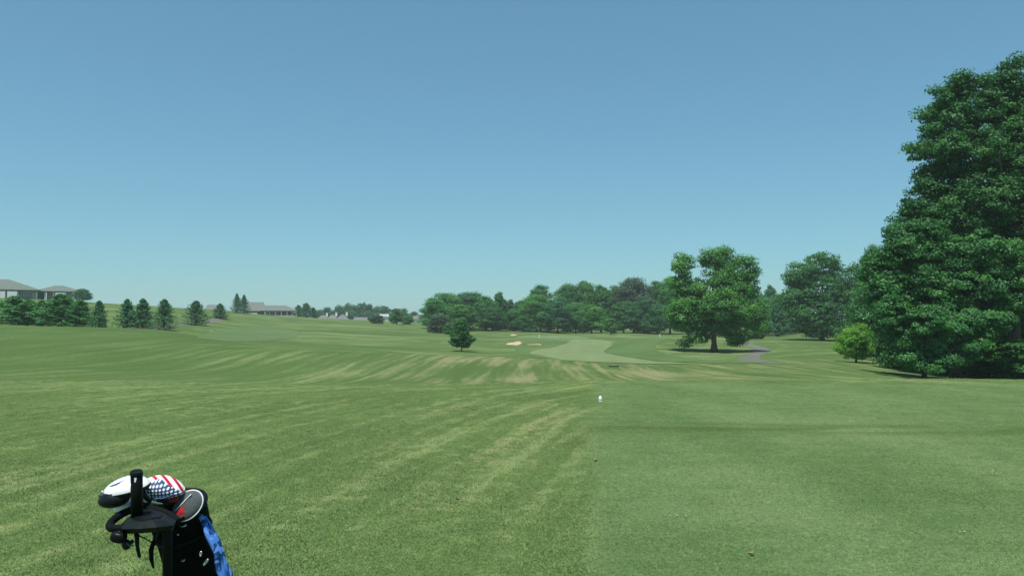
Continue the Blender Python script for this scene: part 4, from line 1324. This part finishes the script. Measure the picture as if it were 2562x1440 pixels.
# carrying strap hanging at the left of the bag
sp = [P(404, 1338, 2.93), P(385, 1352, 2.88), P(378, 1375, 2.87), P(379, 1400, 2.88), P(384, 1420, 2.90)]
bagpart('strap', MB().tube(sp, [.006, .009, .010, .009, .004], 8, False, 0.4), M_NYLON)
bagpart('stand_clip', MB().box(P(412, 1312, 2.90), (.05, .03, .04)), M_BLACK, False)
bagpart('top_handle', MB().tube([P(497, 1262, 3.04), P(507, 1268, 3.02), P(508, 1280, 3.02), P(498, 1290, 3.03)], .007, 8), M_BLACK)
bagpart('divider', MB().box(bag_top - bag_axis * .02, (rb * 1.7, .012, .03), BR).box(bag_top - bag_axis * .02, (.012, rb * 1.7, .026), BR), M_BLACK, False)

# --- clubs
def thing_at(name, loc, label, cat, group=None):
    return empty(name, loc, label, cat, group)
def part(root, name, mb, mat, smooth=True, parent=None):
    l = root.location
    mb.v = [tuple(Vector(p) - l) for p in mb.v]
    return mb.build(name, mat, parent or root, smooth)

def shaft_to_bag(root, head_pt, r=0.0048):
    foot = bag_top - bag_axis * 0.45 + (head_pt - bag_top) * 0.12
    top_in = bag_top + (head_pt - bag_top) * 0.35
    part(root, 'shaft', MB().tube([head_pt, top_in, foot], [r, r, r * 1.4], 8), M_STEEL)

# white driver, face down to the left
dc = P(318, 1222, 2.84)
drv = thing_at('driver_club', dc, 'white-crowned driver head with black sole, left end of the clubs', 'golf club', 'clubs in the bag')
DRm = Matrix.Rotation(R(-10), 3, 'Y') @ Matrix.Rotation(R(12), 3, 'X')
def drv_fn(p):
    q = Vector(p)
    if q.x < 0: q.x *= 1.0; q.z *= 1 - 0.12 * (-q.x / .082)
    if q.z < 0: q.z *= 0.62
    return q
def half(keep_top, grow=1.0):
    mb = MB(); src = MB()
    src.ellipsoid((0, 0, 0), (.082 * grow, .062 * grow, .043 * grow), None, 40, 24, drv_fn)
    f2 = []
    for f in src.f:
        z = sum(src.v[i][2] - (0.004 if src.v[i][0] > -.03 else 0.012) for i in f) / 4
        if (z >= 0) == keep_top: f2.append(f)
    mb.v = [tuple(DRm @ Vector(v) + dc) for v in src.v]; mb.f = f2
    return mb
part(drv, 'crown', half(True), M_CLUBWHITE)
part(drv, 'sole', half(False), M_CLUBBLACK)
part(drv, 'sole_weight', MB().ellipsoid(dc + DRm @ Vector((-.034, -.036, -.016)), (.056, .034, .030), DRm, 24, 14), M_CLUBBLACK)
fc = [dc + DRm @ Vector((-.080, -.03 + .0 * k, .012 - .006 * k)) for k in range(3)]
part(drv, 'face', MB().tube([dc + DRm @ Vector((-.066, -.034, .020)), dc + DRm @ Vector((-.084, -.032, .004)), dc + DRm @ Vector((-.088, -.028, -.020)), dc + DRm @ Vector((-.086, -.026, -.030))], [.004, .0045, .005, .006], 8), M_STEEL)
# navy chevron printed on the crown, laid 1 mm above it
def on_crown(x, y):
    k = 1 - (x / .082) ** 2 - (y / .062) ** 2
    z = .043 * math.sqrt(max(0.02, k))
    if x < 0: z *= 1 - 0.12 * (-x / .082)
    return dc + DRm @ Vector((x, y, z + .0012))
chev = [(-.046, -.026), (-.030, -.036), (-.012, -.038), (-.002, -.034), (.012, -.018), (-.004, -.026), (-.016, -.030), (-.030, -.029)]
cm = MB(); cen = on_crown(-.018, -.033)
cm.v = [tuple(cen)] + [tuple(on_crown(*q)) for q in chev]
cm.f = [(0, i, i % len(chev) + 1) for i in range(1, len(chev) + 1)]
part(drv, 'emblem', cm, M_NAVY, False)
part(drv, 'hosel', MB().tube([dc + Vector((.05, .0, -.01)), dc + Vector((.075, .02, -.05))], [.012, .008], 10), M_CLUBBLACK)
shaft_to_bag(drv, dc + Vector((.075, .02, -.05)))

# patterned head cover: red and white stripes with a blue star field
def flag_material():
    t = NT('flag_print')
    uv = t.attr('print'); sx = t.n('ShaderNodeSeparateXYZ'); t.t.links.new(uv.outputs['Vector'], sx.inputs[0])
    X, Z, Wt = sx.outputs[0], sx.outputs[1], sx.outputs[2]
    # slanted stripes
    sa = t.attr('stripe')
    q = t.m('FRACT', t.mul(sa.outputs['Fac'], 27.0))
    stripe = t.m('LESS_THAN', q, 0.42)
    c = t.mix(stripe, (0.80, 0.80, 0.79), (0.46, 0.012, 0.035))
    # star field
    a = t.m('FRACT', t.mul(X, 84.0)); b = t.m('FRACT', t.mul(Z, 84.0))
    da = t.sub(a, 0.5); db = t.sub(b, 0.5)
    d2 = t.add(t.mul(da, da), t.mul(db, db))
    star = t.m('LESS_THAN', d2, 0.10)
    blue = t.mix(star, (0.020, 0.065, 0.16), (0.78, 0.80, 0.82))
    c = t.mix(Wt, c, blue)
    return t.surf(t.principled(c, 0.55, 0.3))
M_FLAG = flag_material()
hc = P(396, 1219, 2.95)
cov = thing_at('striped_head_cover', hc, 'red and white striped club head cover with blue star field in the bag', 'head cover', 'clubs in the bag')
def sup(p, r, e=0.72):
    return Vector([r[i] * math.copysign(abs(p[i] / r[i]) ** e, p[i]) if abs(p[i]) > 1e-9 else 0 for i in range(3)])
cr = (.094, .058, .035)
def cov_fn(p):
    q = sup(p, cr, .95)
    q.z += -0.10 * abs(q.x) * (abs(q.x) / .092) + (0.006 if q.z > 0 else 0) * math.cos(q.x * 30)
    return q
mbc = MB().ellipsoid((0, 0, 0), cr, Matrix.Rotation(R(14), 3, 'X'), 64, 40, cov_fn)
pr_co = [Vector(v) for v in mbc.v]
co = mbc.build('cover', M_FLAG, cov, True)
at = co.data.attributes.new('print', 'FLOAT_VECTOR', 'POINT')
vals = []
for p in pr_co:
    # front lower wedge carries the star field
    f_ = p.y * -1
    lim = 0.036 - 0.85 * max(0, abs(p.x - .014) - .006) * (0.75 if p.x > .014 else 0.62)
    vals += [p.x, p.z - p.y * .3, 1.0 if (p.z < lim and p.y < 0.012 and p.x > -.045) else 0.0]
at.data.foreach_set('vector', np.array(vals, dtype=np.float32))
at = co.data.attributes.new('stripe', 'FLOAT', 'POINT')
at.data.foreach_set('value', np.array([p.x + .75 * p.y + .6 * p.z + 1.0 for p in pr_co], dtype=np.float32))
part(cov, 'piping', MB().tube([hc + Vector((-.05, -.036, -.014)), hc + Vector((-.01, -.055, -.028)), hc + Vector((.04, -.052, -.028)), hc + Vector((.078, -.03, -.018))], .003, 6), M_NAVY)
part(cov, 'sock', MB().tube([hc + Vector((.01, .0, -.02)), bag_top + Vector((-.01, .0, .0)), bag_top - bag_axis * .16], [.045, .036, .030], 14), M_CLUBBLACK)

def wood(name, px, py, Y, r, rot, mat_top, mat_bot, label, cut=0.0):
    c = P(px, py, Y)
    rt = thing_at(name, c, label, 'golf club', 'clubs in the bag')
    for top in (True, False):
        src = MB().ellipsoid((0, 0, 0), r, None, 28, 18, lambda p: sup(p, r, .85))
        f2 = [f for f in src.f if (sum(src.v[i][2] for i in f) / 4 >= cut * r[2]) == top]
        src.f = f2; src.v = [tuple(rot @ Vector(v) + c) for v in src.v]
        part(rt, 'crown' if top else 'sole', src, mat_top if top else mat_bot)
    hs_ = c + (bag_top - c) * .35 + Vector((0, 0, -.01))
    part(rt, 'hosel', MB().tube([c, hs_], [.011, .007], 10), M_CLUBBLACK)
    shaft_to_bag(rt, hs_)
    return rt
w1 = wood('hybrid_club', 366, 1238, 2.93, (.034, .05, .034), Matrix.Rotation(R(25), 3, 'Y'), M_CLUBWHITE, M_CLUBBLACK, 'white-topped wood head just right of the black upright tube', -0.15)
w2 = wood('fairway_wood_club', 318, 1266, 2.90, (.042, .045, .024), Matrix.Rotation(R(-14), 3, 'Y'), M_CLUBWHITE, M_NAVY, 'white and blue club head below the black driver sole', -0.2)
lg = P(330, 1262, 2.855)
part(w2, 'emblem', MB().add([lg + Vector((-.016, 0, -.010)), lg + Vector((-.006, -.001, -.010)), lg + Vector((.014, -.001, .010)), lg + Vector((.004, 0, .008))], [(0, 1, 2, 3)]), M_NAVY, False)
w3 = wood('red_faced_club', 428, 1250, 2.98, (.050, .04, .026), Matrix.Rotation(R(5), 3, 'Y'), M_CLUBBLACK, M_CLUBBLACK, 'black club head with dark red face under the striped cover', 0)
part(w3, 'red_face', MB().ellipsoid(P(424, 1247, 2.945), (.036, .008, .013), None, 18, 10), M_RED)
part(w3, 'hosel_ferrule', MB().tube([P(388, 1240, 2.93), P(391, 1256, 2.93)], .004, 8), M_STEEL)

# round grey putter cover with red flash and white piping
pc = P(470, 1264, 2.96)
put = thing_at('round_putter_cover', pc, 'round grey putter cover with red patch and white piping at the bag rim', 'head cover', 'clubs in the bag')
PR_ = frame(Vector((0.10, -0.93, 0.34)), Vector((0.62, 0, 0.78)))
part(put, 'cover', MB().ellipsoid(pc, (.060, .046, .020), PR_, 36, 16, lambda p: sup(p, (.060, .046, .020), .9)), M_GREYFAB)
ed = [pc + PR_ @ Vector((.0605 * math.cos(a), .0465 * math.sin(a), .004)) for a in np.linspace(-R(150), R(60), 26)]
part(put, 'piping', MB().tube(ed, .0032, 6), M_PIPING)
ln = [pc + PR_ @ Vector((-.040 + .013 * k, .016, .0195)) for k in range(7)]
part(put, 'lettering_strip', MB().tube(ln, .0032, 6, False, 0.5), M_PIPING)
rp = [(-.054, -.004), (-.044, .012), (-.026, .010), (-.006, .008), (-.020, -.012), (-.036, -.026), (-.050, -.018)]
def on_cov(x, y):
    k = max(0.0, 1 - (abs(x) / .060) ** 2.1 - (abs(y) / .046) ** 2.1)
    return pc + PR_ @ Vector((x, y, .020 * k ** .47 + .0015))
rm = MB(); rm.v = [tuple(on_cov(-.032, -.004))] + [tuple(on_cov(*q)) for q in rp]
rm.f = [(0, i, i % len(rp) + 1) for i in range(1, len(rp) + 1)]
part(put, 'red_patch', rm, M_RED, False)
part(put, 'putter_neck', MB().tube([pc + Vector((0, .02, -.01)), bag_top - bag_axis * .2], [.012, .006], 8), M_STEEL)

# iron heads at the back of the bag
for k, (px, py, Y, a, lab) in enumerate([(494, 1244, 3.08, 0.2, 'silver iron head sticking out at the right of the bag'), (458, 1236, 3.10, 0.9, 'dark iron head behind the round putter cover')]):
    c = P(px, py, Y)
    rt = thing_at('iron_club', c, lab, 'golf club', 'clubs in the bag')
    o2 = [(-.030, -.012), (.012, -.018), (.034, -.006), (.030, .002), (.006, .014), (-.022, .016)]
    ca, sa = math.cos(-a), math.sin(-a)
    fr_ = [c + Vector((x * ca - z * sa, -.006, x * sa + z * ca)) for x, z in o2]
    bk_ = [p + Vector((0, .012, .004)) for p in fr_]
    n = len(o2)
    part(rt, 'head', MB().add(fr_ + bk_, [tuple(range(n)), tuple(range(2 * n - 1, n - 1, -1))] + [(i, i + n, (i + 1) % n + n, (i + 1) % n) for i in range(n)]), M_STEEL if k == 0 else M_CLUBGREY, False)
    part(rt, 'hosel', MB().tube([c + Vector((-.024, 0, .0)), c + (bag_top - c) * .5], [.007, .006], 8), M_STEEL)
    shaft_to_bag(rt, c + (bag_top - c) * .5)

# blue camouflage towel hanging on the right of the bag
def mat_towel():
    t = NT('towel_camouflage')
    tc = t.n('ShaderNodeTexCoord')
    n1 = t.noise(tc.outputs['Object'], 17.0, 1.5, 0.4)
    n2 = t.noise(t.m('ADD', 0, 0) if False else tc.outputs['Object'], 27.0, 1.5, 0.4, 0.6)
    n3 = t.noise(tc.outputs['Object'], 220.0, 3.0, 0.7)
    c = t.mix(t.ss(n1, 0.49, 0.51), (0.085, 0.22, 0.62), (0.014, 0.065, 0.22))
    c = t.mix(t.ss(n2, 0.56, 0.58), c, (0.16, 0.34, 0.78))
    c = t.mix(t.ss(n2, 0.40, 0.38), c, (0.05, 0.16, 0.46))
    return t.surf(t.principled(c, 0.95, 0.1, 0, t.bump(n3, 0.5, 0.004)))
M_TOWEL = mat_towel()
tw = empty('towel', P(505, 1288, 3.0), 'blue camouflage towel hanging down the right side of the golf bag', 'towel')
rows, colsn = 40, 14
tv_, tf_ = [], []
tl = [(503, 1283), (519, 1312), (531, 1345), (545, 1380), (555, 1410), (563, 1440), (574, 1490), (584, 1545), (590, 1600)]
tr_ = [(507, 1285), (534, 1316), (553, 1350), (566, 1385), (574, 1415), (581, 1442), (596, 1490), (610, 1545), (620, 1600)]
for i in range(rows):
    t = i / (rows - 1) * (len(tl) - 1); k = min(int(t), len(tl) - 2); f = t - k
    a = P(tl[k][0] * (1 - f) + tl[k + 1][0] * f - 10, tl[k][1] * (1 - f) + tl[k + 1][1] * f, 2.99)
    b = P(tr_[k][0] * (1 - f) + tr_[k + 1][0] * f, tr_[k][1] * (1 - f) + tr_[k + 1][1] * f, 3.03)
    for j in range(colsn):
        q = j / (colsn - 1)
        p = a.lerp(b, q)
        p.y += 0.014 * math.sin(q * 9 + i * .12) * min(1, i / 8) - 0.02 * math.sin(q * math.pi)
        p.x += 0.004 * math.sin(i * .5 + q * 3)
        tv_.append(p - tw.location)
for i in range(rows - 1):
    for j in range(colsn - 1): tf_.append((i * colsn + j, i * colsn + j + 1, (i + 1) * colsn + j + 1, (i + 1) * colsn + j))
tm = MB().add(tv_, tf_).build('cloth', M_TOWEL, tw, True)
sol = tm.modifiers.new('thick', 'SOLIDIFY'); sol.thickness = 0.006
MB().tube([Vector((0, 0, 0)), Vector((-.012, -.004, .014)), Vector((-.022, .0, .004))], .0025, 6).build('hook', M_STEEL, tw, True)

# push cart: handle, console, upright tube, levers, frame and wheels
cart_o = Vector((-1.36, 2.95, 0.0))
cart = empty('push_cart', cart_o, 'black golf push cart with looped handle and console carrying the bag', 'push cart')
def cpart(name, mb, mat, smooth=True, parent=None): return part(cart, name, mb, mat, smooth, parent)
hl = [(445, 1304, 2.79), (432, 1291, 2.81), (405, 1278, 2.83), (375, 1271, 2.84), (340, 1271, 2.84), (310, 1281, 2.82), (287, 1296, 2.78), (273, 1311, 2.74), (277, 1321, 2.71), (296, 1321, 2.69), (330, 1318, 2.70)]
def smooth_loop(pts, it=2):
    for _ in range(it):
        o_ = []
        for i in range(len(pts)):
            a, b = pts[i], pts[(i + 1) % len(pts)]
            o_ += [a.lerp(b, .25), a.lerp(b, .75)]
        pts = o_
    return pts
def smooth_open(pts, it=2):
    for _ in range(it):
        o_ = [pts[0]]
        for i in range(len(pts) - 1):
            a, b = pts[i], pts[i + 1]
            o_ += [a.lerp(b, .25), a.lerp(b, .75)]
        pts = o_ + [pts[-1]]
    return pts
cpart('handle', MB().tube(smooth_open([P(*h) for h in hl]), .0135, 12), M_FOAM)
# console tray: rounded wedge inside the handle
con = MB()
top_pts = [P(304, 1309, 2.73), P(318, 1294, 2.79), P(346, 1277, 2.835), P(385, 1275, 2.84), P(422, 1287, 2.815), P(441, 1301, 2.775), P(433, 1313, 2.71), P(392, 1318, 2.655), P(345, 1322, 2.635), P(304, 1322, 2.66)]
n = len(top_pts)
cen = sum(top_pts, Vector()) / n
inner = [p.lerp(cen, .30) + Vector((0, -.004, .016)) for p in top_pts]
low_ = [p.lerp(cen, .16) + Vector((0, .012, -.040 if i < 6 else -.022)) for i, p in enumerate(top_pts)]
con.add(inner + top_pts + low_, [tuple(range(n))] + [(i, (i + 1) % n, (i + 1) % n + n, i + n) for i in range(n)] + [(i + n, (i + 1) % n + n, (i + 1) % n + 2 * n, i + 2 * n) for i in range(n)] + [tuple(range(3 * n - 1, 2 * n - 1, -1))])
cpart('console', con, M_CONSOLE, False)
cpart('console_lid', MB().add([p.lerp(cen, .45) + Vector((0, -.004, .015)) for p in top_pts] + [p.lerp(cen, .45) + Vector((0, -.004, .022)) for p in [q.lerp(cen, .05) for q in top_pts]], [tuple(range(n, 2 * n))] + [(i, (i + 1) % n, (i + 1) % n + n, i + n) for i in range(n)]), M_BLACK, False)
# upright umbrella tube
ut, ub = P(341.5, 1178, 2.70), P(343, 1296, 2.74)
tb = cpart('umbrella_tube', MB().tube([ub, ub.lerp(ut, .5), ut], [.020, .0195, .0195], 20), M_BLACK, False)
for p_ in tb.data.polygons: p_.use_smooth = len(p_.vertices) == 4
cpart('tube_rim', MB().tube([ut + Vector((0, 0, -.012)), ut + Vector((0, 0, -.002))], .0208, 20), M_CONSOLE, False, tb)
lg = P(338.5, 1200, 2.678)
cpart('tube_mark', MB().add([lg + Vector((-.004, .001, .007)), lg + Vector((.0045, 0, .008)), lg + Vector((.001, 0, -.008)), lg + Vector((-.004, .001, -.007))], [(0, 1, 2, 3)]), M_PIPING, False, tb)
# knob, cable joint, brake lever
cpart('knob', MB().ellipsoid(P(297, 1342, 2.68), (.026, .022, .019), Matrix.Rotation(R(12), 3, 'Y'), 18, 12, lambda p: sup(p, (.026, .022, .019), .75)), M_BLACK)
cpart('knob_stem', MB().tube([P(300, 1326, 2.68), P(299, 1336, 2.68)], .010, 10), M_BLACK)
cpart('hinge', MB().ellipsoid(P(316, 1361, 2.70), (.014, .014, .018), None, 14, 10).tube([P(303, 1344, 2.69), P(318, 1364, 2.70), P(332, 1352, 2.70)], [.010, .009, .007], 8), M_CLUBBLACK)
cpart('hinge_pin', MB().tube([P(317, 1356, 2.68), P(322, 1363, 2.68), P(334, 1364, 2.685)], .0022, 6), M_CLUBGREY)
cpart('brake_lever', MB().tube([P(340, 1325, 2.70), P(343, 1345, 2.70), P(343, 1362, 2.70), P(346, 1378, 2.69), P(349, 1392, 2.68)], [.012, .011, .009, .0085, .008], 10, False, .6), M_BLACK)
cpart('brake_cable', MB().tube([P(346, 1338, 2.71), P(362, 1345, 2.74), P(380, 1356, 2.78), P(392, 1350, 2.82), P(395, 1330, 2.86)], .0022, 6), M_BLACK)
# frame tubes under the bag
bx = BR @ Vector((1, 0, 0)); by = BR @ Vector((0, 1, 0))
under = -by if by.y > 0 else by        # side of the bag facing the handle
uoff = Vector((-.06, -.13, -.02))
f_top = P(420, 1318, 2.80); 
f_mid = bag_top - bag_axis * .35 + uoff
f_low = bag_base + uoff * .75 + Vector((0, 0, .02))
cpart('main_tube', MB().tube([f_top, f_mid, f_low], [.016, .018, .018], 10), M_BLACK)
cpart('upper_bracket', MB().tube([bag_top - bag_axis * .52 + bx * (.13 * math.cos(a)) + by * (.13 * math.sin(a)) for a in np.linspace(R(150), R(390), 14)], .008, 8), M_BLACK)
cpart('lower_bracket', MB().tube([bag_base + bag_axis * .06 + bx * (.13 * math.cos(a)) + by * (.13 * math.sin(a)) for a in np.linspace(R(150), R(390), 14)], .010, 8), M_BLACK)
cpart('base_plate', MB().lathe([(.11, -.025), (.125, -.02), (.125, -.006), (.11, -.003)], 24, BM), M_BLACK)
ax_c = f_mid.lerp(f_low, .55)
fwd = Vector((bag_base.x - f_top.x, bag_base.y - f_top.y, 0)).normalized()
lat = Vector((-fwd.y, fwd.x, 0))
def wheel(c, rad):
    rim_pts = [c + fwd * (rad - .016) * math.cos(a) + Vector((0, 0, 1)) * (rad - .016) * math.sin(a) for a in np.linspace(0, 2 * math.pi, 32, endpoint=False)]
    w = cpart('wheel', MB().tube(rim_pts, .016, 10, True), M_FOAM)
    rp_ = [c + fwd * (rad - .034) * math.cos(a) + Vector((0, 0, 1)) * (rad - .034) * math.sin(a) for a in np.linspace(0, 2 * math.pi, 32, endpoint=False)]
    cpart('rim', MB().tube(rp_, .007, 6, True), M_CLUBGREY, True, w)
    for k in range(6):
        a = k * math.pi / 3
        d = fwd * math.cos(a) + Vector((0, 0, 1)) * math.sin(a)
        cpart('spoke', MB().tube([c + d * .02, c + d * (rad - .036)], [.010, .006], 6), M_CLUBGREY, True, w)
    cpart('hub', MB().tube([c - lat * .025, c + lat * .025], .022, 12), M_BLACK, False, w)
for sgn in (-1, 1):
    wc = Vector((ax_c.x, ax_c.y, 0)) - fwd * .02 + lat * .30 * sgn; wc.z = .145 + gh(wc.x, wc.y) + .01
    cpart('side_leg', MB().tube([ax_c, wc.lerp(ax_c, .4) + Vector((0, 0, .05)), wc], [.013, .012, .011], 8), M_BLACK)
    wheel(wc, .145)
fw = Vector((bag_base.x, bag_base.y, 0)) + fwd * .34; fw.z = .125 + gh(fw.x, fw.y) + .01
cpart('front_fork', MB().tube([f_low, bag_base + Vector((0, 0, -.035)) + fwd * .05, fw], [.017, .016, .012], 8), M_BLACK)
wheel(fw, .125)

# ------------------------------------------------------------------ haze
HZ = NT('haze_air')
pv = HZ.n('ShaderNodeVolumePrincipled')
pv.inputs['Color'].default_value = (0.80, 0.88, 0.95, 1)
pv.inputs['Density'].default_value = 0.00032
pv.inputs['Anisotropy'].default_value = 0.1
HZ.t.links.new(pv.outputs[0], HZ.out.inputs['Volume'])
zlo, zhi = float(GZ.min()) - 1.2, 36.0
hz = MB().box((0, 770, (zlo + zhi) / 2), (3400, 1800, zhi - zlo)).build('haze', HZ.mat)
setp(hz, 'pale blue air haze over the course', 'haze', kind='stuff')
